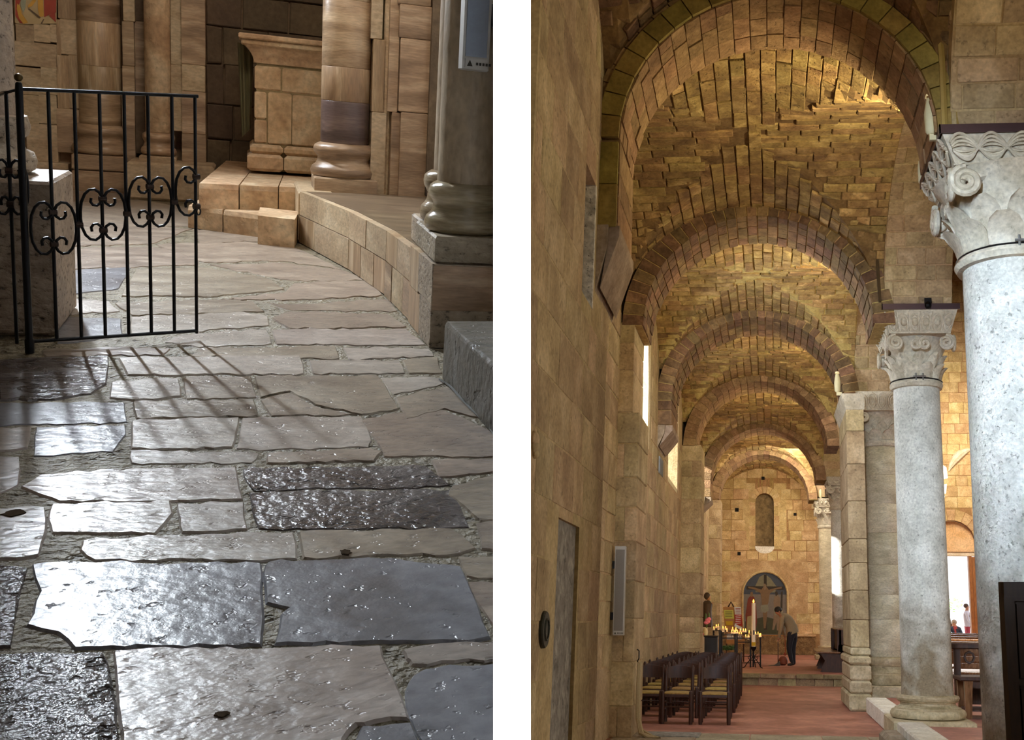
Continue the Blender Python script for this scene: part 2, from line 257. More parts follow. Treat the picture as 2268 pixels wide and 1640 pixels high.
# ------------------------------------------------------------------ geometry helpers
class G:
    def __init__(s): s.v = []; s.f = []
    def addv(s, pts):
        b = len(s.v); s.v.extend([tuple(float(c) for c in p) for p in pts]); return b
    def hexa(s, p):                                   # 8 corners: bottom ring 0-3, top ring 4-7
        b = s.addv(p); s.f += [tuple(b + i for i in q) for q in ((3, 2, 1, 0), (4, 5, 6, 7), (0, 1, 5, 4), (1, 2, 6, 5), (2, 3, 7, 6), (3, 0, 4, 7))]; return s
    def box(s, x0, x1, y0, y1, z0, z1):
        return s.hexa([(x0, y0, z0), (x1, y0, z0), (x1, y1, z0), (x0, y1, z0), (x0, y0, z1), (x1, y0, z1), (x1, y1, z1), (x0, y1, z1)])
    def cbox(s, x0, x1, y0, y1, z0, z1, c=.01):       # box with chamfered edges all round
        b = s.addv([(x, y, z) for (x, y, z) in (
            (x0 + c, y0 + c, z0), (x1 - c, y0 + c, z0), (x1 - c, y1 - c, z0), (x0 + c, y1 - c, z0),
            (x0, y0, z0 + c), (x1, y0, z0 + c), (x1, y1, z0 + c), (x0, y1, z0 + c),
            (x0, y0, z1 - c), (x1, y0, z1 - c), (x1, y1, z1 - c), (x0, y1, z1 - c),
            (x0 + c, y0 + c, z1), (x1 - c, y0 + c, z1), (x1 - c, y1 - c, z1), (x0 + c, y1 - c, z1))])
        s.f.append((b + 3, b + 2, b + 1, b)); s.f.append((b + 12, b + 13, b + 14, b + 15))
        for k in (0, 4, 8):
            for i in range(4): s.f.append((b + k + i, b + k + (i + 1) % 4, b + k + 4 + (i + 1) % 4, b + k + 4 + i))
        return s
    def taper(s, x0, x1, y0, y1, z0, X0, X1, Y0, Y1, z1):
        return s.hexa([(x0, y0, z0), (x1, y0, z0), (x1, y1, z0), (x0, y1, z0), (X0, Y0, z1), (X1, Y0, z1), (X1, Y1, z1), (X0, Y1, z1)])
    def lathe(s, c, prof, n=32, sy=1.0, a0=0, a1=2 * math.pi, cap=True):
        full = abs(a1 - a0 - 2 * math.pi) < 1e-6; m = n if full else n + 1
        b = len(s.v)
        for r, z in prof:
            for i in range(m):
                a = a0 + (a1 - a0) * i / n
                s.v.append((c[0] + r * math.cos(a), c[1] + r * sy * math.sin(a), z))
        for j in range(len(prof) - 1):
            for i in range(m if full else m - 1):
                k = (i + 1) % m
                s.f.append((b + j * m + i, b + j * m + k, b + (j + 1) * m + k, b + (j + 1) * m + i))
        if cap:
            s.f.append(tuple(b + i for i in reversed(range(m)))); s.f.append(tuple(b + (len(prof) - 1) * m + i for i in range(m)))
        return s
    def tube(s, pts, r, n=8, closed=False, flat=1.0):
        p = [np.array(q, float) for q in pts]; m = len(p); b = len(s.v)
        rr = r if hasattr(r, '__len__') else [r] * m
        t0 = _n(p[1] - p[0]); up = np.array((0, 0, 1.0)) if abs(t0[2]) < .9 else np.array((1.0, 0, 0))
        nx = _n(np.cross(t0, up))
        for i in range(m):
            if closed: t = p[(i + 1) % m] - p[i - 1]
            else: t = p[min(i + 1, m - 1)] - p[max(i - 1, 0)]
            t = t / (np.linalg.norm(t) + 1e-12); nx = nx - t * np.dot(nx, t); nx /= (np.linalg.norm(nx) + 1e-12); ny = np.cross(t, nx)
            for k in range(n):
                a = 2 * math.pi * k / n
                s.v.append(tuple(p[i] + rr[i] * (nx * math.cos(a) + ny * math.sin(a) * flat)))
        for i in range(m if closed else m - 1):
            j = (i + 1) % m
            for k in range(n):
                l = (k + 1) % n
                s.f.append((b + i * n + k, b + i * n + l, b + j * n + l, b + j * n + k))
        if not closed:
            s.f.append(tuple(b + k for k in reversed(range(n)))); s.f.append(tuple(b + (m - 1) * n + k for k in range(n)))
        return s
    def ball(s, c, rx, ry=None, rz=None, n=14, m=9):
        ry = rx if ry is None else ry; rz = rx if rz is None else rz
        b = len(s.v); s.v.append((c[0], c[1], c[2] - rz))
        for j in range(1, m):
            t = -math.pi / 2 + math.pi * j / m
            for i in range(n):
                a = 2 * math.pi * i / n
                s.v.append((c[0] + rx * math.cos(t) * math.cos(a), c[1] + ry * math.cos(t) * math.sin(a), c[2] + rz * math.sin(t)))
        s.v.append((c[0], c[1], c[2] + rz)); e = len(s.v) - 1
        for i in range(n):
            k = (i + 1) % n
            s.f.append((b, b + 1 + k, b + 1 + i)); s.f.append((e, e - n + i, e - n + k))
            for j in range(m - 2): s.f.append((b + 1 + j * n + i, b + 1 + j * n + k, b + 1 + (j + 1) * n + k, b + 1 + (j + 1) * n + i))
        return s
    def prism(s, poly, off, cham=0.0, inset=0.0):     # poly: 3D ring (top), extruded by off
        n = len(poly); p = np.array(poly, float); off = np.array(off, float)
        c = p.mean(0)
        if inset:
            l = np.linalg.norm(p - c, axis=1, keepdims=True); q = c + (p - c) * (1 - inset / np.maximum(l, 1e-6))
            b = s.addv(q); b1 = s.addv(p + off * cham); b2 = s.addv(p + off)
            s.f.append(tuple(b + i for i in range(n)))
            for A, B in ((b, b1), (b1, b2)):
                for i in range(n): s.f.append((A + i, B + i, B + (i + 1) % n, A + (i + 1) % n))
        else:
            b = s.addv(p); b2 = s.addv(p + off); s.f.append(tuple(b + i for i in range(n)))
            for i in range(n): s.f.append((b + i, b2 + i, b2 + (i + 1) % n, b + (i + 1) % n))
        s.f.append(tuple(b2 + i for i in reversed(range(n)))); return s
    def stone(s, c4, nrm, depth=.06, ch=.012):
        p = [np.array(q, float) for q in c4]; nn = np.array(nrm, float); c = sum(p) / 4
        top = [q + (c - q) * min(.35, ch * 1.6 / (np.linalg.norm(c - q) + 1e-6)) for q in p]
        b = s.addv(top); s.addv([q - nn * ch for q in p]); s.addv([q - nn * depth for q in p])
        s.f.append((b, b + 1, b + 2, b + 3))
        for k in (0, 4):
            for i in range(4): s.f.append((b + k + i, b + k + 4 + i, b + k + 4 + (i + 1) % 4, b + k + (i + 1) % 4))
        return s
    def grid(s, S, us, vs):
        b = len(s.v); n = len(us)
        for v in vs:
            for u in us: s.v.append(tuple(float(c) for c in S(u, v)))
        for j in range(len(vs) - 1):
            for i in range(n - 1): s.f.append((b + j * n + i, b + j * n + i + 1, b + (j + 1) * n + i + 1, b + (j + 1) * n + i))
        return s
    def rot(s, ang, c, start=0, axis='z'):
        ca, sa = math.cos(ang), math.sin(ang)
        for i in range(start, len(s.v)):
            x, y, z = (s.v[i][k] - c[k] for k in range(3))
            if axis == 'z': x, y = x * ca - y * sa, x * sa + y * ca
            elif axis == 'x': y, z = y * ca - z * sa, y * sa + z * ca
            else: x, z = x * ca + z * sa, -x * sa + z * ca
            s.v[i] = (x + c[0], y + c[1], z + c[2])
        return s
BASE = {}; FR = {}
npl = ML @ np.array((1, -((1134 - CX) / F), 0.0))     # normal of the partition plane in ambulatory axes
def edge_x(y, z): return -(npl[1] * y + npl[2] * (z - EYE)) / npl[0] - .0225
def _mesh(name, g, mat, base, smooth, frame=RM):
    me = bpy.data.meshes.new(name)
    if frame is LM: g.v = [(min(x, edge_x(y, z)), y, z) for x, y, z in g.v]   # stone runs up to the partition and ends there
    me.from_pydata([(x - base[0], y - base[1], z - base[2]) for x, y, z in g.v], [], g.f)
    for m in (mat if isinstance(mat, (list, tuple)) else [mat]): me.materials.append(M[m] if isinstance(m, str) else m)
    if smooth:
        me.polygons.foreach_set('use_smooth', [True] * len(me.polygons))
        try: me.set_sharp_from_angle(angle=math.radians(smooth if smooth is not True else 42))
        except Exception: pass
    return me
def tag(o, label=None, cat=None, group=None, kind=None):
    for k, v in (('label', label), ('category', cat), ('group', group), ('kind', kind)):
        if v: o[k] = v
    return o
def root(name, label, cat, base, frame=RM, group=None, kind=None):
    o = bpy.data.objects.new(name, None); o.empty_display_size = .1; col.objects.link(o)
    base = tuple(float(b) for b in base); BASE[o.name] = base; FR[o.name] = frame
    o.matrix_world = frame @ Matrix.Translation(base)
    return tag(o, label, cat, group, kind or 'thing')
def part(parent, name, g, mat, smooth=False, kind=None, label=None):
    base = BASE[parent.name]
    o = bpy.data.objects.new(name, _mesh(name, g, mat, base, smooth, FR.get(parent.name, RM))); col.objects.link(o); o.parent = parent
    BASE[o.name] = base; FR[o.name] = FR.get(parent.name, RM)
    return tag(o, label, None, None, kind)
def solo(name, g, mat, label=None, cat=None, frame=RM, base=None, smooth=False, group=None, kind=None):
    if base is None:
        a = np.array(g.v); base = ((a[:, 0].min() + a[:, 0].max()) / 2, (a[:, 1].min() + a[:, 1].max()) / 2, a[:, 2].min())
    base = tuple(float(b) for b in base)
    o = bpy.data.objects.new(name, _mesh(name, g, mat, base, smooth, frame)); col.objects.link(o)
    BASE[o.name] = base; FR[o.name] = frame
    o.matrix_world = frame @ Matrix.Translation(base)
    return tag(o, label, cat, group, kind)
def structure(name, g, mat, frame=RM, smooth=False, label=None):
    return solo(name, g, mat, label, None, frame, (0, 0, 0), smooth, None, 'structure')
def courses(rng, S, Nf, u0, u1, v0, v1, h, l, gap=.012, skip=None, jit=.006, depth=.06, proud=.012, ch=.012, S_is_metric=True, hv=.15, lv=.35, clip=None):
    """rows of stones on a surface: yields one G for each stone (u along the course, v across)"""
    v = v0
    while v < v1 - h * .4:
        hh = h * rng.uniform(1 - hv, 1 + hv); ve = min(v + hh, v1)
        if v1 - ve < h * .45: ve = v1
        u = u0 - l * rng.random() * .9
        while u < u1:
            ll = l * rng.uniform(1 - lv, 1 + lv); a, b = max(u, u0), min(u + ll, u1); u += ll
            if b - a < gap * 3: continue
            uc, vc = (a + b) / 2, (v + ve) / 2
            if skip and skip(a, b, v, ve): continue
            nn = _n(Nf(uc, vc)); pr = proud * rng.uniform(.2, 1.5)
            q = [np.array(S(x + rng.uniform(-jit, jit), y + rng.uniform(-jit, jit)), float) + nn * pr for x, y in ((a + gap, v + gap), (b - gap, v + gap), (b - gap, ve - gap), (a + gap, ve - gap))]
            yield G().stone(q, nn, depth, ch)
        v = ve
def put_stones(parent, gen, name, mat, limit=300, rng=None, mats=None, stuff_name=None):
    """the first `limit` stones are parts; any beyond are one part of kind stuff"""
    rest = G(); k = 0
    for g in gen:
        if k < limit: part(parent, name, g, (rng.choice(mats) if mats else mat))
        else:
            b = len(rest.v); rest.v += g.v; rest.f += [tuple(b + i for i in f) for f in g.f]
        k += 1
    if rest.v: part(parent, stuff_name or 'small_' + name, rest, mat, kind='stuff')
    return k

# ================================================================== AISLE (right): shell and floors
R = random.Random(7)
WX, EX, AX = -2.15, 43.5, -0.25       # window wall, end wall depth, vault axis
SPR, RISE = 5.72, 1.78
ARCH = [(9.27, 10.26, .08, 1.45, 7.35), (15.07, 16.29, -.16, 1.66, 7.35), (20.57, 22.0, -.22, 1.66, 7.35), (26.46, 27.84, -.2, 1.62, 7.35), (33.18, 34.5, -.18, 1.62, 7.35), (38.7, 40.0, -.2, 1.6, 7.35)]
COLY = [4.0, 9.8, 15.7, 21.3, 27.1, 33.8, 39.4]

# white dividing band between the two places, built as an added wall
g = G()
uL, uR = 1092.5, 1175.5; d0 = 1.2; t = (uR - uL) / F * d0; c0 = ((uL + uR) / 2 - CX) / F
dirw = _n((c0, 1, 0)); side = np.array((1, 0, 0.0))
def camw(p): return MR @ np.array(p) + CAM
ring = []
for yy in (d0, 10.6):
    for zz in (-3.4, 4.6):
        for sgn in (-1, 1): ring.append(camw((c0 * yy + sgn * t / 2, yy, zz)))
n0, n1, n2, n3, f0, f1, f2, f3 = ring
g.hexa([n0, n1, f1, f0, n2, n3, f3, f2])
structure('wall_dividing_band', g, 'white')
lp = camw((c0 * -.35, -.35, 0)); lt = camw((c0 * d0, d0, 0))
ld = bpy.data.lights.new('added_band_light', 'AREA'); ld.shape = 'RECTANGLE'; ld.size = .024; ld.size_y = 1.0; ld.energy = 1.6; ld.spread = math.radians(1.7); ld.color = (1, 1, 1)  # strip light added behind the camera to whiten the band's near end
lo = bpy.data.objects.new('added_band_light', ld); col.objects.link(lo)
zz_ = _n(-(MR @ dirw)); yy_ = MR @ np.array((0, 0, 1.0)); xx_ = np.cross(yy_, zz_)
lo.matrix_world = Matrix(((xx_[0], yy_[0], zz_[0], lp[0]), (xx_[1], yy_[1], zz_[1], lp[1]), (xx_[2], yy_[2], zz_[2], lp[2]), (0, 0, 0, 1)))

# outer shell that keeps the weather out (nave roof, nave wall, wall behind the camera)
def px_(y): return -.236 * y
g = G()
for z0, z1 in ((8.7, 8.9),):
    g.prism([(-.3, -4, z1), (2.6, -4, z1), (2.6, EX + .5, z1), (-2.9, EX + .5, z1), (-2.9, 11.2, z1), (px_(10.2), 10.2, z1), (px_(1), 1, z1)], (0, 0, z0 - z1))
g.box(1.7, 9.6, -4, EX + .5, 18.0, 18.2); g.box(1.7, 2.55, -4, EX + .5, 8.65, 18.1)
structure('ceiling', g, 'shell')
g = G().box(9.4, 9.7, -4, EX + .4, -.2, 18.1); structure('wall_right', g, 'shell')
g = G().box(-.4, 9.6, -4.3, -4.0, -.2, 18.1); structure('wall_back', g, 'shell')

# floors
fl = root('floor.001', None, None, (0, 20, 0), kind='structure'); 
part(fl, 'terracotta_paving', G().box(-2.9, 2.05, -3, 27.75, -.25, 0), 'tile')
part(fl, 'nave_paving', G().box(2.0, 9.5, -3, EX + .2, -.25, .22), 'tile')
part(fl, 'platform_paving', G().box(-2.3, 2.05, 28.05, EX + .2, -.25, .262), 'tile')
put_stones(fl, courses(R, lambda u, v: (u, v, .004), lambda u, v: (0, 0, 1), -2.1, 2.0, 13.2, 15.9, .85, .9, .006, jit=.004, depth=.03, proud=.006, ch=.006), 'flagstone', 'flag')
for k, (x0, x1) in enumerate(((-2.1, -1.2), (-1.18, -.25), (-.23, .62), (.64, 1.3), (1.32, 2.0))):
    part(fl, 'step_tread', G().cbox(x0, x1, 27.7, 28.1, .17, .268, .012), 'riser')
for k in range(9):
    x0 = -2.1 + k * .456; part(fl, 'step_riser', G().cbox(x0 + .006, x0 + .45, 27.76, 28.0, -.02, .172, .012), 'riser')
# kerb along the columns
kb = root('trim_1', 'pale travertine kerb running along the foot of the columns', None, (2.1, 20, 0), kind='structure')
y = 11.0
while y < 19.8:
    l = R.uniform(1.3, 2.1); y2 = min(y + l, 19.9)
    part(kb, 'kerb_block', G().cbox(1.66 + R.uniform(-.01, .01), 2.02, y + .01, y2, 0, .27, .02), 'kerb'); y = y2
solo('fallen_stone', G().cbox(1.36, 1.62, 13.7, 14.45, 0, .24, .05), 'corbel', 'rough brown stone block lying against the kerb below the nearest full column', 'stone')

# ------------------------------------------------------------------ window wall
wl = root('wall_left', None, None, (WX, 20, 0), kind='structure')
WIN = [(16.55, 18.9, 4.5, 6.75), (22.9, 25.25, 4.5, 6.85), (32.2, 35.3, 4.6, 6.5), (39.8, 41.6, 4.6, 6.6)]
g = G(); g.box(WX - .5, WX, 10.0, EX, -.2, 4.5)
y = 10.0
for a, b, z0, z1 in WIN:
    g.box(WX - .5, WX, y, a, 4.5, 8.7); g.box(WX - .5, WX, a, b, z1, 8.7); y = b
g.box(WX - .5, WX, y, EX, 4.5, 8.7)
part(wl, 'wall_core', g, 'wall_mortar')
def hitwin(a, b, v, ve):
    for y0, y1, z0, z1 in WIN:
        if b > y0 - .02 and a < y1 + .02 and ve > z0 - .02 and v < z1 + .02: return True
    return False
NX = lambda u, v: (1, 0, 0)
def wgen():
    yield from courses(R, lambda u, v: (WX, u, v), NX, 16.3, 26.5, .0, 6.7, .42, 1.0, .006, skip=hitwin, depth=.05, proud=.006)
    yield from courses(R, lambda u, v: (WX, u, v), NX, 26.5, EX, .0, 6.4, .42, 1.1, .006, skip=hitwin, depth=.05, proud=.006)
    yield from courses(R, lambda u, v: (WX, u, v), NX, 10.3, 15.1, .0, 6.6, .42, 1.0, .008, depth=.05, proud=.012)
put_stones(wl, wgen(), 'stone', 'wall', 290)
# near, thicker part of the wall
XN = -1.55
wn = root('wall_left.001', None, None, (XN, 8, 0), kind='structure')
def nk(z0, z1, y0, y1): return G().box(XN - .11 - .09 * max(0, (y0 - 7)), XN, y0, y1, z0, z1)
g = G()
for (y0, y1, z0, z1) in ((6.55, 7.95, -.2, 8.7), (7.95, 8.55, 2.27, 8.7), (8.55, 8.85, 2.27, 4.2), (8.85, 9.05, -.2, 4.2), (8.55, 9.05, 5.35, 8.7), (9.05, 10.02, -.2, 8.7)):
    g.box(XN - .13, XN, y0, y1, z0, z1)
g.box(XN - .6, XN - .13, 9.2, 10.02, -.2, 8.7)
part(wn, 'wall_core', g, 'wall_mortar')
part(wn, 'niche_back', G().box(XN - .14, XN - .03, 7.93, 8.87, -.2, 2.3), 'niche')
part(wn, 'reveal', G().hexa([(XN - .4, 8.98, 4.2), (XN + .004, 9.05, 4.2), (XN + .004, 9.1, 4.2), (XN - .4, 9.1, 4.2), (XN - .4, 8.98, 5.35), (XN + .004, 9.05, 5.35), (XN + .004, 9.1, 5.35), (XN - .4, 9.1, 5.35)]), 'pitted_pale', label='pale pitted window reveal')
def nskip(a, b, v, ve):
    return (b > 7.93 and a < 8.88 and v < 2.28) or (b > 8.53 and a < 9.07 and ve > 4.18 and v < 5.38)
put_stones(wn, courses(R, lambda u, v: (XN, u, v), NX, 6.6, 10.0, .25, 7.9, .40, .62, .004, skip=nskip, depth=.04, proud=.004, ch=.006), 'stone', 'wall', 300)
# windows
for k, (y0, y1, z0, z1) in enumerate(WIN):
    wr = root('window_%d' % (k + 2), None, None, (WX, (y0 + y1) / 2, z0), kind='structure')
    g = G().prism([(WX - .5, y1 + .05, z0), (WX + .002, y1 + .02, z0), (WX + .002, y1 + .02, z1 - .35), (WX - .02, y1 - .02, z1 - .1), (WX - .12, y1, z1), (WX - .5, y1, z1)], (0, .25, 0)); part(wr, 'jamb', g, 'jamb')
    part(wr, 'jamb', G().box(WX - .5, WX, y0 - .02, y0, z0, z1), 'wall')
    part(wr, 'sill', G().hexa([(WX - .5, y0, z0 - .1), (WX + .004, y0, z0 - .1), (WX + .004, y1, z0 - .1), (WX - .5, y1, z0 - .1), (WX - .5, y0, z0 + .25), (WX + .004, y0, z0 + .0), (WX + .004, y1, z0 + .0), (WX - .5, y1, z0 + .25)]), 'jamb')

# engaged piers on the window wall
def pier(name, x1, y0, y1, z1, label, kind_cut=None):
    t = root(name, label, 'pier', ((WX + x1) / 2, (y0 + y1) / 2, 0))
    part(t, 'core', G().box(WX - .05, x1 - .02, y0 + .02, y1 - .02, 0, kind_cut or z1).box(WX - .05, x1 - .12, y0 + .02, y1 - .02, kind_cut or z1 - .1, z1), 'wall_mortar')
    z = 0; k = 0
    while z < z1 - .05:
        h = min(R.uniform(.34, .62), z1 - z); xs = [WX - .02, x1]
        if R.random() < .4: xs = [WX - .02, R.uniform(WX + .1, x1 - .12), x1]
        xo = x1 if (kind_cut is None or z < kind_cut) else x1 - .1
        xs[-1] = xo + R.uniform(-.004, .006)
        for a, b in zip(xs, xs[1:]): part(t, 'stone', G().cbox(a + .004, b - .002, y0 + R.uniform(0, .012), y1 - .005, z + .004, z + h - .004, .012), 'wall')
        z += h
    return t
pier('stone_pier', -1.84, 15.07, 16.29, 5.75, 'tall squared stone pier with the rope and the grey loudspeaker', 4.3)
pier('stone_pier', -1.66, 26.46, 27.8, 5.75, 'narrow stone pier rising behind the rows of chairs')
pier('stone_pier', -1.72, 38.7, 40, 5.7, 'farthest wall pier, close to the painted end wall')

# ------------------------------------------------------------------ transverse arches
def arch(k, y0, y1, cx, r, crown, label, nv, nd, zl, zr, matl, face=None):
    zs = crown - r; t = root('stone_arch', label, 'arch', (cx, (y0 + y1) / 2, zs))
    th = .30
    g = G(); n = 40
    for i in range(n):
        a, b = math.pi * i / n, math.pi * (i + 1) / n
        q = [(cx + rr * math.cos(s), yy, zs + rr * math.sin(s)) for yy in (y0 + .015, y1 - .015) for (rr, s) in ((r + .015, a), (r + .015, b), (r + th, b), (r + th, a))]
        g.hexa([q[0], q[1], q[2], q[3], q[4], q[5], q[6], q[7]])
    for sx, zz in ((-1, zl), (1, zr)):
        if zz < zs - .02: xs = sorted((cx + sx * (r + .015), cx + sx * (r + th))); g.box(xs[0], xs[1], y0 + .015, y1 - .015, zz, zs)
    part(t, 'mortar_core', g, 'mortar_pale' if matl == 'archdark' else 'vault_mortar')
    ga = .009 if matl == 'archdark' else .005
    for i in range(nv):
        a, b = math.pi * i / nv, math.pi * (i + 1) / nv
        da = ga / r
        cuts = [y0]
        if nd > 1:
            o = (.0 if i % 2 else .5) / nd
            cuts += [y0 + (y1 - y0) * min(.95, max(.05, (j + o) / nd + R.uniform(-.05, .05))) for j in range(1, nd + (1 if o else 0)) if (j + o) / nd < .99]
            if o: cuts.insert(1, y0 + (y1 - y0) * o)
        cuts = sorted(set(cuts)) + [y1]
        for ya, yb in zip(cuts, cuts[1:]):
            if yb - ya < .05: continue
            p0 = R.uniform(-.012, .006)
            A, B = a + da, b - da; ya2 = ya + (0 if ya == y0 else ga); yb2 = yb - (0 if yb == y1 else ga)
            q = []
            for yy in (ya2, yb2):
                for rr, s in ((r + p0, A), (r + p0, B), (r + th, B), (r + th, A)): q.append((cx + rr * math.cos(s), yy, zs + rr * math.sin(s)))
            part(t, 'voussoir', G().hexa(q), face if (face and ya == y0 and False) else matl)
    # upright legs below the springing
    for sx, zz in ((-1, zl), (1, zr)):
        z = zz
        while z < zs - .06:
            h = min(R.uniform(.2, .34), zs - z)
            xs = sorted((cx + sx * r, cx + sx * (r + th)))
            part(t, 'leg_stone', G().cbox(xs[0], xs[1], y0, y1, z + .005, z + h - .005, .01), matl); z += h
    return t
A1 = arch(0, *ARCH[0], 'nearest and largest round arch framing the top of the aisle', 27, 3, 5.02, 5.86, 'arch')
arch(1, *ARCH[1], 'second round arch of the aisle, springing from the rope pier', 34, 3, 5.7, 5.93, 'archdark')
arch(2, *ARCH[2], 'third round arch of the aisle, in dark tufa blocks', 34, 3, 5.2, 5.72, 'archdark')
arch(3, *ARCH[3], 'fourth round arch of the aisle, above the raised step', 30, 2, 5.7, 5.72, 'arch')
arch(4, *ARCH[4], 'fifth round arch of the aisle, far down the vault', 26, 2, 5.2, 5.72, 'arch')
arch(5, *ARCH[5], 'last round arch, just before the painted end wall', 24, 1, 5.7, 5.72, 'arch')
# front face of the first arch, in its green-lit colour
y0, y1, cx, r, crown = ARCH[0]; zs = crown - r
t = root('arch_front_face', 'front face of the nearest arch, greenish light put into its colour', 'arch', (cx, y0, zs))
g0 = []
for i in range(22):
    a, b = math.pi * i / 22 + .004, math.pi * (i + 1) / 22 - .004
    q = [(cx + rr * math.cos(s), yy, zs + rr * math.sin(s)) for yy in (y0 - .05, y0 - .004) for rr, s in ((r + .015, a), (r + .015, b), (r + .22, b), (r + .22, a))]
    part(t, 'voussoir', G().hexa(q), 'greenarch')
z = 5.02
while z < zs - .05:
    h = min(.42, zs - z); part(t, 'leg_stone', G().cbox(cx - r - .22, cx - r - .012, y0 - .05, y0 - .004, z, z + h - .006, .006), 'greenarch'); z += h
# corbels
def corbel(x0, x1, y0, y1, z0, z1, label):
    t = root('stone_corbel', label, 'corbel', ((x0 + x1) / 2, (y0 + y1) / 2, z0))
    part(t, 'roll', G().prism([(x0, y0, z1), (x0 + (x1 - x0) * .55, y0, z1), (x0 + (x1 - x0) * .5, y0, z1 - (z1 - z0) * .35), (x0 + .02, y0, z0)], (0, y1 - y0, 0)), 'corbel')
    part(t, 'bracket', G().prism([(x0 + (x1 - x0) * .57, y0 + .04, z1), (x1, y0 + .04, z1), (x1, y0 + .04, z1 - .1), (x0 + .06, y0 + .04, z0 + .04), (x0 + (x1 - x0) * .5, y0 + .04, z1 - (z1 - z0) * .37)], (0, y1 - y0 - .04, 0)), 'corbel')
corbel(XN - .02, -1.35, 9.2, 10.28, 4.4, 5.03, 'sloping stone corbel carrying the nearest arch on the left wall')
corbel(WX - .02, -1.86, 20.55, 22.0, 4.75, 5.2, 'stone corbel of the third arch between two bright slit windows')
corbel(WX - .02, -1.78, 33.15, 34.5, 4.75, 5.2, 'stone corbel of the fifth arch far down the left wall')

# ------------------------------------------------------------------ vault bays
def vault(k, y0, y1, limit, mat, mort, lab, cx=AX, a=1.92, hs=.17, ln=.45, spr=SPR, rise=RISE, gap=.008):
    yc, b = (y0 + y1) / 2, (y1 - y0) / 2 + .25
    def h(x, y):
        p = max(0, 1 - ((x - cx) / a) ** 2); q = max(0, 1 - ((y - yc) / b) ** 2)
        return spr + rise * math.sqrt(max(p, q))
    def nrm(x, y):
        e = .02; return _n(((h(x + e, y) - h(x - e, y)) / (2 * e), (h(x, y + e) - h(x, y - e)) / (2 * e), -1))
    t = root('ceiling.001', lab, None, (cx, yc, spr), kind='structure')
    xs = [cx + a * math.sin(math.pi * (i / 28 - .5)) for i in range(29)]; ys = [yc + b * math.sin(math.pi * (i / 28 - .5)) for i in range(29)]
    ys = [min(max(q, y0 - .1), y1 + .1) for q in ys]
    part(t, 'mortar_bed', G().grid(lambda x, y: (x, y, h(x, y) + .022), xs, ys), mort)
    def gen():
        for web in (0, 1):
            A, B = (a, b) if web == 0 else (b, a)
            # v: angle across the web's own barrel, u: along it
            nrow = max(6, int(A * 2.7 / hs)); 
            for i in range(nrow):
                t0, t1 = -1.36 + 2.72 * i / nrow, -1.36 + 2.72 * (i + 1) / nrow
                lim0, lim1 = (y0 - .02, y1 + .02) if web == 0 else (cx - a, cx + a)
                u = lim0 - R.random() * ln
                while u < lim1:
                    l = ln * R.uniform(.65, 1.4); p, q = max(u, lim0), min(u + l, lim1); u += l
                    if q - p < .06: continue
                    tm, um = (t0 + t1) / 2, (p + q) / 2
                    if web == 0: x, y = cx + a * math.sin(tm), um; mine = 1 - ((x - cx) / a) ** 2 >= 1 - ((y - yc) / b) ** 2
                    else: x, y = um, yc + b * math.sin(tm); mine = 1 - ((x - cx) / a) ** 2 < 1 - ((y - yc) / b) ** 2
                    if not mine or not (y0 - .1 < y < y1 + .1): continue
                    pr = R.uniform(-.004, .022); nn = nrm(x, y); pts = []
                    for tt, uu in ((t0, p + gap), (t0, q - gap), (t1, q - gap), (t1, p + gap)):
                        tt = tt + (gap / A if tt == t0 else -gap / A) + R.uniform(-.004, .004)
                        X, Y = (cx + a * math.sin(tt), uu) if web == 0 else (uu, yc + b * math.sin(tt))
                        Y = min(max(Y, y0 - .12), y1 + .12)
                        pts.append(np.array((X, Y, h(X, Y))) + nn * pr)
                    yield G().stone(pts, nn, .05, .008)
    put_stones(t, gen(), 'stone', mat, limit)
    return t
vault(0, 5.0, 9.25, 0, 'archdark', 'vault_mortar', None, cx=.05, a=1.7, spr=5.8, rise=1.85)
vault(1, 10.25, 15.1, 300, 'vault', 'vault_mortar', None)
vault(2, 16.25, 20.6, 300, 'vault', 'mortar_pale', None, hs=.16, ln=.42, gap=.011)
vault(3, 21.98, 26.5, 300, 'vault', 'mortar_pale', None, hs=.17, ln=.45, gap=.012)
vault(4, 27.8, 33.2, 0, 'vault', 'mortar_pale', None, hs=.2, ln=.55, gap=.012)
vault(5, 34.45, 38.75, 0, 'vault', 'mortar_pale', None, hs=.22, ln=.55, gap=.013)
vault(6, 39.95, EX + .1, 0, 'vault', 'mortar_pale', None, hs=.24, ln=.5, gap=.014)

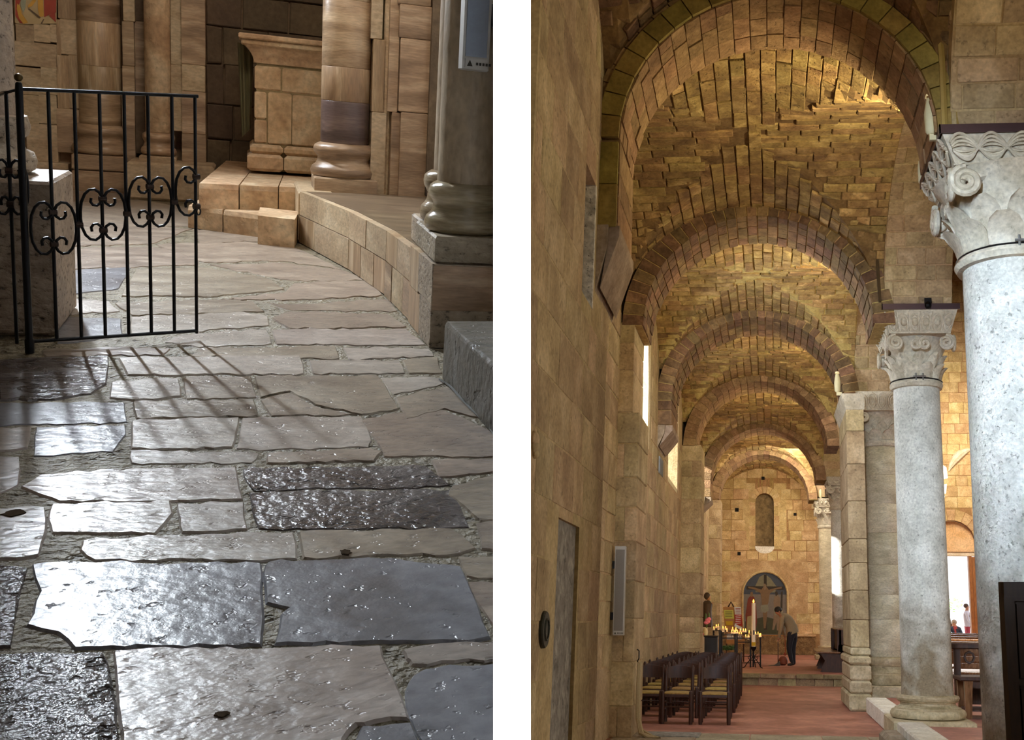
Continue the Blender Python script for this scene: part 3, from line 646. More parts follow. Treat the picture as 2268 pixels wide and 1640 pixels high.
# ------------------------------------------------------------------ arcade wall above the columns
aw = root('wall_arcade', None, None, (2.1, 20, 5.8), kind='structure')
XA0, XA1, ZS = 1.66, 2.62, 5.85
for j, (c0_, c1_) in enumerate(zip(COLY, COLY[1:] + [43.6])):
    ya, yb = c0_ + .56, c1_ - .56; yc, b = (ya + yb) / 2, (yb - ya) / 2; g = G(); n = 24
    def sz(s): return ZS + 1.75 * math.sin(s)
    for i in range(n):
        a1, a2 = math.pi * i / n, math.pi * (i + 1) / n
        p, q = yc + b * math.cos(a1), yc + b * math.cos(a2); z1, z2 = sz(a1), sz(a2)
        g.hexa([(XA0, q, z2), (XA1, q, z2), (XA1, p, z1), (XA0, p, z1), (XA0, q, 8.7), (XA1, q, 8.7), (XA1, p, 8.7), (XA0, p, 8.7)])
    g.box(XA0, XA1, c0_ - .56, c0_ + .56, ZS, 8.7)
    part(aw, 'arch_core', g, 'wall_mortar')
    if j < 3:
        def S(u, v, yc=yc, b=b): return (u, yc + b * math.cos(v), ZS + 1.75 * math.sin(v) - .004)
        def Nn(u, v, b=b): return (0, -math.cos(v) / b * 1.75, -math.sin(v))
        put_stones(aw, courses(R, S, Nn, XA0, XA1, 0.02, 3.1, .30 / 2.2, .42, .006, jit=.003, depth=.04, proud=.012, ch=.008), 'stone', 'wall', 110, stuff_name='far_stone')
        def S2(u, v): return (XA0, u, v)
        def sk(a, bb, v, ve, yc=yc, b=b):
            for yy in (a, bb):
                s = 1 - ((yy - yc) / b) ** 2
                if s > 0 and v < ZS + 1.75 * math.sqrt(s) + .03: return True
            return False
        put_stones(aw, courses(R, S2, lambda u, v: (-1, 0, 0), c0_ + .0, c1_ - .0, ZS, 7.8, .24, .5, .008, skip=sk, depth=.04, proud=.012), 'stone', 'wall', 60, stuff_name='far_stone')

# ------------------------------------------------------------------ columns and capitals
def attic(r, z0, h, sy=1):                            # profile of a moulded base, bottom to top
    P_ = [(r * 1.34, z0), (r * 1.42, z0 + h * .05), (r * 1.47, z0 + h * .17), (r * 1.46, z0 + h * .26), (r * 1.40, z0 + h * .37), (r * 1.31, z0 + h * .41), (r * 1.28, z0 + h * .415), (r * 1.28, z0 + h * .46), (r * 1.17, z0 + h * .5), (r * 1.08, z0 + h * .58), (r * 1.06, z0 + h * .66), (r * 1.10, z0 + h * .7), (r * 1.14, z0 + h * .705), (r * 1.14, z0 + h * .74), (r * 1.2, z0 + h * .78), (r * 1.23, z0 + h * .87), (r * 1.2, z0 + h * .95), (r * 1.06, z0 + h)]
    return P_
def spiral(c, ex, ez, r, turns=2.2, n=34, k=1):
    out = []
    for i in range(n):
        s = i / (n - 1); a = k * (math.pi / 2 + turns * 2 * math.pi * s); rr = r * (1 - .82 * s)
        out.append(np.array(c) + np.array(ex) * rr * math.cos(a) + np.array(ez) * rr * math.sin(a))
    return out
def capital(t, cx, cy, r, z0, z1, z2, hx, hy, style, mat='capital'):
    """bell with two rows of leaves, corner volutes and a flaring block on top"""
    H = z1 - z0; SYC = hy / hx
    bell = part(t, 'capital', G().lathe((cx, cy), [(r * 1.0, z0 - .02), (r * 1.02, z0 + .1 * H), (r * 1.08, z0 + .4 * H), (r * 1.2, z0 + .7 * H), (r * 1.42, z0 + .95 * H), (r * 1.5, z1)], 40), mat, True)
    part(t, 'neck_ring', G().lathe((cx, cy), [(r * 1.0, z0 - .13), (r * 1.1, z0 - .12), (r * 1.16, z0 - .07), (r * 1.1, z0 - .02), (r * 1.0, z0 - .01)], 40, cap=False), mat, True)
    n = 10
    for row, (zb, zt, ofs, wd) in enumerate(((.0, .36, 0, 1.0), (.16, .62, .5, .9))):
        for i in range(n):
            a = 2 * math.pi * (i + ofs) / n
            if math.sin(a) > .75: continue            # rear leaves are built into the wall side
            g = G(); m = 7; wmax = 2 * math.pi * r * 1.1 / n * .52 * wd
            pts = []
            for j in range(m):
                s = j / (m - 1); zz = z0 + H * (zb + (zt - zb) * s)
                rad = r * (1.05 + .16 * s + (.22 * max(0, s - .55) ** 1.3 * 2))
                wdt = wmax * math.sqrt(max(0.02, 1 - max(0, (s - .35) / .68) ** 2)) if s > .35 else wmax
                row_ = []
                for q in (-1, -.5, 0, .5, 1):
                    ang = a + q * wdt / (r * 1.15); rr = rad + (.028 * (abs(q) ** 2) if style != 2 else .018 * (1 - abs(q))) - .02 * abs(q)
                    row_.append((cx + rr * math.cos(ang), cy + rr * math.sin(ang), zz))
                pts.append(row_)
            b = g.addv([p for rr_ in pts for p in rr_]); off = g.addv([(cx + (p[0] - cx) * .93, cy + (p[1] - cy) * .93, p[2] - .005) for rr_ in pts for p in rr_])
            for j in range(m - 1):
                for q in range(4):
                    g.f.append((b + j * 5 + q, b + j * 5 + q + 1, b + j * 5 + 5 + q + 1, b + j * 5 + 5 + q)); g.f.append((off + j * 5 + q, off + j * 5 + 5 + q, off + j * 5 + 5 + q + 1, off + j * 5 + q + 1))
                for q in (0, 4): g.f.append((b + j * 5 + q, off + j * 5 + q, off + j * 5 + 5 + q, b + j * 5 + 5 + q))
            for q in range(4): g.f.append((b + (m - 1) * 5 + q, b + (m - 1) * 5 + q + 1, off + (m - 1) * 5 + q + 1, off + (m - 1) * 5 + q))
            part(bell, 'leaf', g, mat, 50)
    # cauliculi / volutes on the corners
    for sx in (-1, 1):
        for sy_ in (-1, 1):
            if sy_ > 0 and sx > 0: continue
            c = (cx + sx * hx * .80, cy + sy_ * hy * .80, z0 + H * .76)
            for ex in (((-sx, 0, 0)), ((0, -sy_, 0))):
                off = np.array((0, sy_ * .06, 0)) if ex[0] else np.array((sx * .06, 0, 0))
                part(bell, 'volute', G().tube(spiral(np.array(c) + off + np.array(ex) * .06, ex, (0, 0, 1), H * .2), .026 * (r / .36), 7), mat, True)
            part(bell, 'volute_core', G().ball(c, .055 * r / .36, .055 * r / .36, H * .12), mat, True)
    if style in (1, 2):                               # knot or flower in the middle of the faces
        for fx, fy, ex in ((0, -1, (1, 0, 0)), (-1, 0, (0, 1, 0))):
            c = np.array((cx + fx * hx * .78, cy + fy * hy * .78, z0 + H * .76))
            for k in (-1, 1):
                part(bell, 'knot', G().tube(spiral(c + np.array(ex) * k * .07 * r / .36, np.array(ex) * k, (0, 0, 1), H * .15, 1.4), .032 * r / .36, 7), mat, True)
            if style == 1:
                for k in (-1, 1):
                    part(bell, 'tendril', G().tube([c + np.array(ex) * k * q * hx * .62 + np.array((0, 0, H * (.06 + .07 * math.sin(q * 3)))) for q in np.linspace(.15, 1, 9)], .035 * r / .36, 7), mat, True)
    # block on top
    ab = part(t, 'abacus', G().taper(cx - hx * .82, cx + hx * .82, cy - hy * .82, cy + hy * .82, z1, cx - hx, cx + hx, cy - hy, cy + hy, z2), mat)
    hz = z2 - z1
    faces = []                                        # (origin at lower left, along, up)
    def fpt(side, s, q, o):
        k = .82 + .18 * q
        if side == 0: return np.array((cx - hx * k + 2 * hx * k * s, cy - hy * k - o, z1 + hz * q))
        return np.array((cx - hx * k - o, cy + hy * k - 2 * hy * k * s, z1 + hz * q))
    for side in (0, 1):
        if style == 1:                                # three-strand plait
            for ph in (0, math.pi):
                for dq in (-.1, 0, .1):
                    part(ab, 'plait', G().tube([fpt(side, s, .52 + (.33 + dq * .9) * math.sin(s * math.pi * 5 + ph) * 1.0 + dq * .3, .03) for s in np.linspace(.02, .98, 70)], hz * .055, 6), mat, True)
            for ph in (0, math.pi):
                for dq in (-.05, .05):
                    part(ab, 'plait', G().tube([fpt(side, s, .52 + (.16 + dq) * math.sin(s * math.pi * 5 + ph), .02) for s in np.linspace(.02, .98, 60)], hz * .05, 6), mat, True)
        elif style == 2:                              # row of eggs
            for i in range(6):
                s = (i + .5) / 6
                part(ab, 'egg_rim', G().tube([fpt(side, s + .062 * math.cos(a), .5 + (.36 if math.sin(a) < 0 else .30) * math.sin(a), .006) for a in np.linspace(0, 2 * math.pi, 18)[:-1]], hz * .055, 6, True), mat, True)
                c = fpt(side, s, .5, .0); part(ab, 'egg', G().ball(c, .05, .05, hz * .2, 10, 7), mat, True)
                part(ab, 'dart', G().tube([fpt(side, i / 6 + .004, q, .008) for q in (.1, .5, .92)], hz * .04, 5), mat)
        else:                                         # roundels
            for i in range(5):
                s = (i + .5) / 5
                for rr in (.085, .05):
                    part(ab, 'roundel', G().tube([fpt(side, s + rr * math.cos(a), .5 + rr * 4.6 * math.sin(a), .006) for a in np.linspace(0, 2 * math.pi, 18)[:-1]], hz * .05, 5, True), mat, True)
        part(ab, 'fillet', G().tube([fpt(side, s, .04, .004) for s in (0, 1)], hz * .045, 6), mat)
    return ab
def strap(cx, cy, hx, hy, z, label):
    t = root('iron_strap', label, 'strap', (cx, cy, z))
    th = .012; h = .085
    part(t, 'front_bar', G().box(cx - hx - .03, cx + hx + .03, cy - hy - .03, cy - hy - .03 + th, z - h, z), 'strap')
    part(t, 'side_bar', G().box(cx - hx - .03, cx - hx - .03 + th, cy - hy - .03, cy + hy + .03, z - h, z), 'strap')
    part(t, 'clamp', G().ball((cx + .1, cy - hy - .05, z - .03), .05, .05, .06, 8, 6), 'iron')
    part(t, 'clamp', G().box(cx + .05, cx + .15, cy - hy - .07, cy - hy - .03, z, z + .07), 'iron')
def ringclamp(cx, cy, r, z, label):
    t = root('neck_clamp', label, 'clamp', (cx, cy, z))
    part(t, 'wire', G().tube([(cx + (r * 1.07) * math.cos(a), cy + r * 1.07 * math.sin(a), z) for a in np.linspace(0, 2 * math.pi, 41)[:-1]], .010, 6, True), 'iron', True)
    for k in (-1, 1):
        part(t, 'bolt', G().tube([(cx + k * .05, cy - r * 1.09, z - .03), (cx + k * .05, cy - r * 1.09, z + .07)], .012, 6), 'steel')
    part(t, 'bolt', G().tube([(cx - .09, cy - r * 1.11, z + .02), (cx + .09, cy - r * 1.11, z + .02)], .012, 6), 'steel')
def column(label, cx, cy, r, zf, base_h, plinth, z_ring, z1, z2, hx, hy, style, smat, taper=.94, drums=None):
    t = root('stone_column', label, 'column', (cx, cy, zf))
    pw, ph = plinth
    part(t, 'plinth', G().cbox(cx - pw, cx + pw, cy - pw * 1.2, cy + pw * 1.2, zf, zf + ph, .015), 'base')
    part(t, 'base', G().lathe((cx, cy), attic(r, zf + ph, base_h), 48), 'base', 35)
    zb = zf + ph + base_h
    if drums:
        for a, b in zip([zb] + drums, drums + [z_ring - .1]):
            ra = r * (1 - (1 - taper) * (a - zb) / (z_ring - zb)); rb = r * (1 - (1 - taper) * (b - zb) / (z_ring - zb))
            part(t, 'drum', G().lathe((cx, cy), [(ra - .008, a), (ra, a + .01), (rb, b - .01), (rb - .008, b)], 44), smat, 60)
    else:
        prof = [(r * 1.02, zb - .01), (r * 1.0, zb + .06)] + [(r * (1 - (1 - taper) * s), zb + .06 + (z_ring - .1 - zb - .06) * s) for s in np.linspace(.1, 1, 10)]
        part(t, 'shaft', G().lathe((cx, cy), prof, 56), smat, 60)
    capital(t, cx, cy, r * taper, z_ring, z1, z2, hx, hy, style)
    return t
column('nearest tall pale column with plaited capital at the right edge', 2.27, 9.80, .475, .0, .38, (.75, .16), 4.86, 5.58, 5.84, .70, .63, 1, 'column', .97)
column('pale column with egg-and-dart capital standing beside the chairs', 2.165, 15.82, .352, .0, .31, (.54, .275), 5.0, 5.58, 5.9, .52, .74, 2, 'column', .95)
strap(2.27, 9.80, .70, .63, 5.92, 'dark steel strap around the top of the nearest capital')
strap(2.165, 15.82, .52, .74, 5.98, 'dark steel strap around the egg-and-dart capital')
ringclamp(2.27, 9.80, .475, 4.84, 'bolted wire clamp round the neck of the nearest column')
ringclamp(2.165, 15.82, .352, 4.98, 'bolted wire clamp round the neck of the column beside the chairs')
# compound pier with half column
PXL = P(1869, 1100, 1, 20.3)[0] + .075
t = root('compound_pier', 'squared pier with worn moulded foot where the raised step begins', 'pier', (1.6, 21, 0))
part(t, 'core', G().box(PXL + .04, 1.76, 20.35, 22.4, 0, 5.7), 'wall_mortar')
z = 1.1
while z < 5.6:
    h = min(R.uniform(.4, .7), 5.72 - z); part(t, 'stone', G().cbox(PXL, 1.78, 20.3 + R.uniform(0, .012), 22.42, z + .004, z + h - .004, .012), 'wall')
    z += h
for z0, z1_, o in ((0, .3, .06), (.3, .52, .04), (.52, .8, .03), (.8, .95, .05), (.95, 1.1, .01)):
    part(t, 'foot_course', G().cbox(PXL - o, 1.80, 20.3 - o, 22.5, z0 + .003, z1_, .035), 'base')
part(t, 'impost', G().taper(PXL, 1.8, 20.3, 22.4, 5.45, PXL - .1, 1.8, 20.2, 22.45, 5.74), 'capital')
column('banded half column with roundel capital attached to the squared pier', 2.17, 21.25, .36, .0, .5, (.5, .42), 4.98, 5.5, 5.85, .52, .72, 3, 'drum', .96, [1.6, 2.05, 2.6, 3.2, 3.75, 4.3])
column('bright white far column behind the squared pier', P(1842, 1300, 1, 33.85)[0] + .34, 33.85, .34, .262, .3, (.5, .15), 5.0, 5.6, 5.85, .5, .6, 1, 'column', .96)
column('slim warm-lit column farthest down the aisle', P(1814, 1300, 1, 39.4)[0] + .33, 39.4, .33, .262, .3, (.5, .15), 4.9, 5.5, 5.8, .48, .6, 2, 'drum', .96)

# lamp heads on the capitals; added unseen lamps further down light the vault
def lamp(x, y, z, label):
    t = root('spot_lamp', label, 'lamp', (x, y, z))
    part(t, 'bracket', G().box(x - .02, x + .08, y - .02, y + .02, z - .06, z), 'lampwhite')
    part(t, 'housing', G().lathe((x, y), [(.03, z), (.055, z + .03), (.06, z + .2), (.045, z + .3), (.03, z + .36)], 14), 'lampwhite', True)
    part(t, 'lens', G().lathe((x, y), [(.045, z + .37), (.035, z + .40), (.0, z + .405)], 14, cap=False), plain('lamp_lens', '#fff3c8', .3, emit='#ffe9b0', estr=.25) if 'lamp_lens' not in bpy.data.materials else bpy.data.materials['lamp_lens'], True)
    return t
lamp(1.50, 9.35, 5.92, 'cream spot lamp on the corner of the nearest capital')
lamp(1.56, 15.15, 6.0, 'cream spot lamp on the corner of the egg-and-dart capital')
lamp(1.30, 20.3, 5.78, 'cream spot lamp on the roundel capital of the squared pier')
lamp(1.84, 33.3, 5.86, 'small spot lamp on the white far column')
lamp(1.82, 38.85, 5.81, 'small spot lamp nearest the end wall')
def added_lamp(x, y, z, tgt, power, label):  # unseen lamps added behind the arches to brighten the vault
    t = root('spot_lamp', label, 'lamp', (x, y, z))
    part(t, 'housing', G().lathe((x, y), [(.02, z), (.04, z + .03), (.045, z + .2), (.035, z + .26)], 14), 'lampwhite', True)
    part(t, 'bracket', G().box(x - .02, x + .12, y - .02, y + .02, z - .04, z), 'lampwhite')
    spot('added_vault_spot', (x - .03, y + .02, z + .33), tgt, power, (1.0, .80, .46), 165)
added_lamp(1.575, 5.6, 5.9, (-1.0, 9.2, 6.8), 80, 'added unseen vault lamp above the first bay, out of view')
nmz = ['first', 'second', 'third', 'fourth', 'fifth', 'last']
for k, (yy, pw_) in enumerate(((10.5, 330), (16.55, 300), (22.3, 300), (28.1, 330), (34.8, 260), (40.3, 150))):
    added_lamp(1.575, yy, 5.9, (-1.5, yy + 2.2, 7.0), pw_ * .66, 'added unseen vault lamp tucked behind the %s arch at its right springing' % nmz[k])
# cables and conduit
solo('conduit', G().tube([(1.60, 9.22, 5.9), (1.60, 9.2, 6.6), (1.57, 9.2, 7.3), (1.5, 9.2, 8.3)], .03, 6), 'conduit', 'ochre conduit climbing from the nearest capital', 'conduit')
solo('cable', G().tube([(1.585, 15.0, 6.0), (1.56, 15.0, 6.8), (1.5, 14.95, 7.3), (1.44, 14.9, 7.45)], .025, 6), 'cable', 'thin cable rising from the egg-and-dart capital', 'cable')
solo('conduit', G().tube([(1.62, 10.5, 5.9), (1.62, 10.9, 6.9), (1.6, 11.2, 7.2)], .03, 6), 'conduit', 'ochre conduit on the vault behind the nearest arch', 'conduit')

# ------------------------------------------------------------------ end wall
we = root('wall_end', None, None, (0, EX, 0), kind='structure')
def PX(u, v=1300): return P(u, v, 1, EX)[0]
def PZ(v, u=1700): return P(u, v, 1, EX)[2]
nx0, nx1 = PX(1673, 1150), PX(1714, 1150); nz0, nz1 = PZ(1211), PZ(1093); nzs = nz1 - (nx1 - nx0) / 2; ncx = (nx0 + nx1) / 2; nr = (nx1 - nx0) / 2
dx0, dx1 = PX(2058, 1250), PX(2164, 1250); dzs, dr = PZ(1205, 2100), (dx1 - dx0) / 2; dcx = (dx0 + dx1) / 2
g = G()
g.box(-2.9, nx0, EX, EX + .5, -.2, 8.7); g.box(nx1, dx0, EX, EX + .5, -.2, 8.7); g.box(1.7, 9.6, EX, EX + .5, 8.69, 18.1); g.box(nx0, nx1, EX, EX + .5, -.2, nz0); g.box(dx1, 9.6, EX, EX + .5, -.2, 8.7)
def archfill(g, cx, r, zs, ztop, y0, y1, n=16):
    for i in range(n):
        a, b = math.pi * i / n, math.pi * (i + 1) / n
        p, q = (cx + r * math.cos(a), zs + r * math.sin(a)), (cx + r * math.cos(b), zs + r * math.sin(b))
        g.hexa([(q[0], y0, q[1]), (p[0], y0, p[1]), (p[0], y1, p[1]), (q[0], y1, q[1]), (q[0], y0, ztop), (p[0], y0, ztop), (p[0], y1, ztop), (q[0], y1, ztop)])
archfill(g, ncx, nr, nzs, 8.7, EX, EX + .5); archfill(g, dcx, dr, dzs, 8.7, EX, EX + .5)
part(we, 'wall_core', g, 'end_mortar')
part(we, 'niche_back', G().box(nx0 - .1, nx1 + .1, EX + .42, EX + .52, nz0 - .1, nz1 + .1), 'archdark')
px0, px1, pz0, pz1 = PX(1643), PX(1746), PZ(1407), PZ(1265)
pr = (px1 - px0) / 2; pcx = (px0 + px1) / 2
def eskip(a, b, v, ve):
    uc, vc = (a + b) / 2, (v + ve) / 2
    if b > nx0 - .22 and a < nx1 + .22 and ve > nz0 and v < nz1 + .2: return True
    if b > px0 and a < px1 and ve > pz0 - .4 and v < pz1: return True
    if b > dx0 and a < dx1 and v < dzs: return True
    if (uc - dcx) ** 2 + (vc - dzs) ** 2 < (dr + .5) ** 2 and vc > dzs - .2 and abs(uc - dcx) < dr + .45: return True
    return False
NY = lambda u, v: (0, -1, 0)
put_stones(we, courses(R, lambda u, v: (u, EX, v), NY, WX, 2.4, 1.05, 7.5, .40, .52, .006, skip=eskip, jit=.008, depth=.05, proud=.012, hv=.08), 'stone', 'endwall', 300)
put_stones(we, courses(R, lambda u, v: (u, EX, v), NY, 2.4, 9.4, .5, 17.9, .42, .62, .006, skip=eskip, jit=.008, depth=.05, proud=.012, hv=.08), 'stone', 'endwall', 0, stuff_name='nave_stones')
part(we, 'render_coat', G().box(px0 - .7, px1 + .75, EX - .008, EX + .1, .9, pz1 + .45), 'endwall'); part(we, 'render_coat', G().box(nx0 - .5, nx0 - .005, EX - .008, EX + .1, nz0 - .1, nz1 + .4), 'endwall'); part(we, 'render_coat', G().box(nx1 + .005, nx1 + .5, EX - .008, EX + .1, nz0 - .1, nz1 + .4), 'endwall')
part(we, 'rubble_dado', G().box(WX, 1.75, EX - .10, EX + .1, .2, .98), 'rubble')
part(we, 'dado_ledge', G().cbox(.95, 1.78, EX - .14, EX + .1, .96, 1.04, .01), 'endwall')
for i in range(9):                                   # voussoirs of the blind window
    a, b = math.pi * i / 9 + .02, math.pi * (i + 1) / 9 - .02
    q = [(ncx + rr * math.cos(s), yy, nzs + rr * math.sin(s)) for yy in (EX - .012, EX + .1) for rr, s in ((nr, a), (nr, b), (nr + .28, b), (nr + .28, a))]
    part(we, 'voussoir', G().hexa(q), 'endwall')
for sx in (-1, 1):
    z = nz0
    while z < nzs - .05:
        h = min(.4, nzs - z); xs = sorted((ncx + sx * nr, ncx + sx * (nr + R.uniform(.16, .3)))); part(we, 'jamb_stone', G().cbox(xs[0], xs[1], EX - .012, EX + .1, z + .006, z + h - .006, .008), 'endwall'); z += h
for i in range(11):                                  # voussoirs of the portal
    a, b = math.pi * i / 11 + .012, math.pi * (i + 1) / 11 - .012
    q = [(dcx + rr * math.cos(s), yy, dzs + rr * math.sin(s)) for yy in (EX - .014, EX + .1) for rr, s in ((dr, a), (dr, b), (dr + .42, b), (dr + .42, a))]
    part(we, 'voussoir', G().hexa(q), 'endwall')
part(we, 'sill_stones', G().prism([(ncx + (nr + .02) * math.cos(a), EX - .02, nz0 - .28 * math.sin(a) * 1.0) for a in np.linspace(0, math.pi, 13)], (0, .1, 0)), 'kerb')
for u, v, s in ((1761, 1140, 6), (1632, 1130, 8), (1690, 1060, 7), (1637, 1227, 7)):
    x, z = PX(u, v), PZ(v, u); h = s / 2 / 55; part(we, 'putlog_hole', G().box(x - h, x + h, EX - .03, EX + .02, z - h, z + h), 'dark')
# portal
dr_ = root('door_1', None, None, (dcx, EX, 0), kind='structure')
zl_ = PZ(1222, 2110)
g = G()
gg = [(dcx + (dr - .02) * math.cos(a), EX + .22, dzs + (dr - .02) * math.sin(a)) for a in np.linspace(0, math.pi, 17)]
gg = [(dx1, EX + .22, zl_)] + gg + [(dx0, EX + .22, zl_)]
part(dr_, 'tympanum', g.prism(gg, (0, .12, 0)), 'plaster')
part(dr_, 'lintel', G().cbox(dx0, dx1, EX + .26, EX + .5, zl_ - .16, zl_, .01), 'jamb')
part(dr_, 'jamb', G().box(dx1 - .28, dx1 - .16, EX + .2, EX + .5, .2, zl_ - .16), 'doorwood')
part(dr_, 'door_leaf', G().box(dx1 - .16, dx1 - .06, EX + .1, EX + 1.0, .25, zl_ - .2), 'doorwood')
part(dr_, 'door_leaf', G().box(dx0 + .06, dx0 + .16, EX + .1, EX + 1.0, .25, zl_ - .2), 'doorwood')
# upper window in the nave end: glowing patches stand for its sunlit reveal
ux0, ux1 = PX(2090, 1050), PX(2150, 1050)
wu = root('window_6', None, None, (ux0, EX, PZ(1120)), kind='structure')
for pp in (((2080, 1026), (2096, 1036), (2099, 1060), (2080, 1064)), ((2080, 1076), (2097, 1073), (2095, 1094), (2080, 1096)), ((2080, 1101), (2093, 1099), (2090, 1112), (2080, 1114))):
    part(wu, 'glow_patch', G().prism([(PX(u, v), EX - .03, PZ(v, u)) for u, v in pp], (0, .04, 0)), plain('glowing_reveal', '#fbf3e0', .9, emit='#fff6e6', estr=1.0) if 'glowing_reveal' not in bpy.data.materials else bpy.data.materials['glowing_reveal'])
part(wu, 'reveal', G().tube([(PX(2165, 1000) + 1.25 * math.cos(a), EX - .04, PZ(1075, 2150) + 1.45 * math.sin(a)) for a in np.linspace(math.radians(100), math.radians(158), 12)], [.02 + .16 * math.sin(math.pi * i / 11) for i in range(12)], 8), 'jamb')
g = G().box(-4, 14, EX + .5, EX + 30, -.1, .42); structure('floor.002', g, 'gravel')

# painting (flat, in an arched recess frame)
pt = root('arched_painting', 'arched mural of a crucifixion with two figures on the end wall', 'painting', (pcx, EX, pz0))
zsp = pz1 - pr
def lun(m, k, n=24): return [(pcx + m * math.cos(a), EX - k, zsp + m * math.sin(a)) for a in np.linspace(0, math.pi, n)]
part(pt, 'ground', G().prism(lun(pr - .06, .03) + [(pcx - pr + .06, EX - .03, pz0), (pcx + pr - .06, EX - .03, pz0)], (0, .05, 0)), 'p_mid')
part(pt, 'sky', G().prism(lun(pr - .07, .034) , (0, .003, 0)), 'p_sky')
fr_ = [(pcx - pr + .03, EX - .05, pz0)] + list(reversed(lun(pr - .03, .05))) + [(pcx + pr - .03, EX - .05, pz0)]
part(pt, 'frame', G().tube(fr_, .045, 6), 'endwall')
def pf(name, pts, mat, k=.04):                        # a flat painted patch; pts in 0-1 of the picture
    q = [(px0 + (px1 - px0) * x, EX - k, pz1 - (pz1 - pz0) * z) for x, z in pts]; part(pt, name, G().prism(q, (0, .003, 0)), mat)
pf('light_rays', [(.38, .1), (.5, .05), (.62, .12), (.75, .25), (.72, .34), (.3, .34), (.28, .26)], 'p_ray', .037)
pf('grass', [(.07, .99), (.07, .8), (.25, .76), (.5, .72), (.75, .76), (.92, .8), (.92, .99)], 'p_ground', .037)
pf('cross', [(.475, .06), (.535, .06), (.535, .92), (.475, .92)], 'p_cross', .041); pf('cross', [(.1, .245), (.9, .245), (.9, .3), (.1, .3)], 'p_cross', .042)
pf('figure', [(.14, .25), (.3, .27), (.42, .3), (.47, .25), (.53, .25), (.58, .3), (.72, .27), (.86, .25), (.86, .275), (.7, .3), (.6, .36), (.57, .5), (.55, .55), (.43, .55), (.42, .42), (.4, .35), (.28, .3), (.14, .275)], 'p_flesh', .045)
pf('figure', [(.45, .62), (.55, .62), (.53, .78), (.51, .9), (.47, .9), (.46, .78)], 'p_flesh', .044); pf('loincloth', [(.41, .54), (.56, .53), (.58, .62), (.5, .66), (.4, .64)], 'p_cloth', .047)
pf('head', [(.46, .22), (.5, .2), (.53, .23), (.52, .29), (.48, .3)], 'p_flesh2', .048)
pf('robe', [(.13, .45), (.2, .38), (.27, .42), (.31, .55), (.33, .8), (.3, .93), (.1, .93), (.08, .7)], 'p_red', .044); pf('robe_fold', [(.12, .72), (.26, .7), (.28, .95), (.1, .95)], 'p_yellow', .046); pf('head', [(.19, .34), (.23, .33), (.25, .38), (.22, .42), (.18, .4)], 'p_flesh', .047)
pf('tree', [(.84, .33), (.88, .32), (.87, .6), (.86, .8), (.82, .8), (.83, .6)], 'p_dark', .041)
pf('figure', [(.7, .4), (.76, .38), (.82, .42), (.82, .55), (.8, .66), (.82, .78), (.8, .93), (.75, .93), (.74, .8), (.69, .92), (.65, .92), (.68, .75), (.69, .6), (.68, .48)], 'p_flesh2', .045); pf('loincloth', [(.68, .58), (.82, .57), (.82, .68), (.7, .7)], 'p_cloth', .047); pf('head', [(.71, .33), (.76, .32), (.78, .37), (.73, .4)], 'p_dark', .047)
solo('ochre_panel', G().box(px0 + .1, px1 - .05, EX - .06, EX + .02, PZ(1430), PZ(1407)), 'ochre', 'ochre painted band below the arched mural', 'panel')

# ------------------------------------------------------------------ chairs
def build_chair(x, y, label):
    t = root('rush_chair', label, 'chair', (x, y, 0), group='rows of dark wooden chairs')
    w, d, H = .215, .40, .85
    for sx in (-1, 1):
        part(t, 'leg', G().lathe((x + sx * w, y), [(.026, 0), (.030, .03), (.030, .44), (.026, .475), (.008, .49)], 10), 'chairwood', True)
        part(t, 'leg', G().tube([(x + sx * w * .96, y + d, 0), (x + sx * w * .96, y + d, .46), (x + sx * w * .96, y + d + .03, .7), (x + sx * w * .96, y + d + .07, H - .03), (x + sx * w * .96, y + d + .072, H)], [.026, .029, .027, .025, .01], 10), 'chairwood', True)
        part(t, 'side_rail', G().tube([(x + sx * w, y, .2), (x + sx * w * .96, y + d, .2)], .011, 6), 'chairwood'); part(t, 'side_rail', G().tube([(x + sx * w, y, .31), (x + sx * w * .96, y + d, .31)], .011, 6), 'chairwood')
    part(t, 'front_rail', G().tube([(x - w, y, .25), (x + w, y, .25)], .012, 6), 'chairwood'); part(t, 'apron', G().cbox(x - w, x + w, y - .012, y + .012, .39, .44, .006), 'chairwood')
    part(t, 'back_rail', G().tube([(x - w, y + d, .27), (x + w, y + d, .27)], .011, 6), 'chairwood')
    g = G(); n = 9                                     # curved top slat
    for i in range(n):
        s = -1 + 2 * i / (n - 1); xx = x + s * w * .94; yy = y + d + .05 + .05 * (1 - s * s); zt = H - .045 + .035 * (1 - s * s)
        g.addv([(xx, yy - .009, H - .20), (xx, yy + .009, H - .20), (xx, yy + .025, zt), (xx, yy + .007, zt)])
    for i in range(n - 1):
        for k in range(4): g.f.append((i * 4 + k, i * 4 + (k + 1) % 4, i * 4 + 4 + (k + 1) % 4, i * 4 + 4 + k))
    g.f += [(3, 2, 1, 0), tuple(4 * (n - 1) + k for k in range(4))]
    part(t, 'backrest', g, 'chairwood', 50)
    g = G(); us = np.linspace(-1, 1, 9); vs = np.linspace(0, 1, 7)
    def top(u, v): return (x + u * w * .98, y - .012 + v * (d + .01), .452 + .022 * (1 - u ** 4) * (1 - (2 * v - 1) ** 4) - .008 * (1 - abs(u)) * (1 - abs(2 * v - 1)))
    g.grid(top, us, vs); g.box(x - w * .98, x + w * .98, y - .012, y + d - .002, .436, .452); part(t, 'seat', g, 'rush', True)
    return t
names_r = ['front row', 'second row', 'third row', 'fourth row', 'fifth row', 'sixth row', 'seventh row', 'back row']
names_c = ['against the wall', 'in the middle file', 'on the aisle side']
proto = None
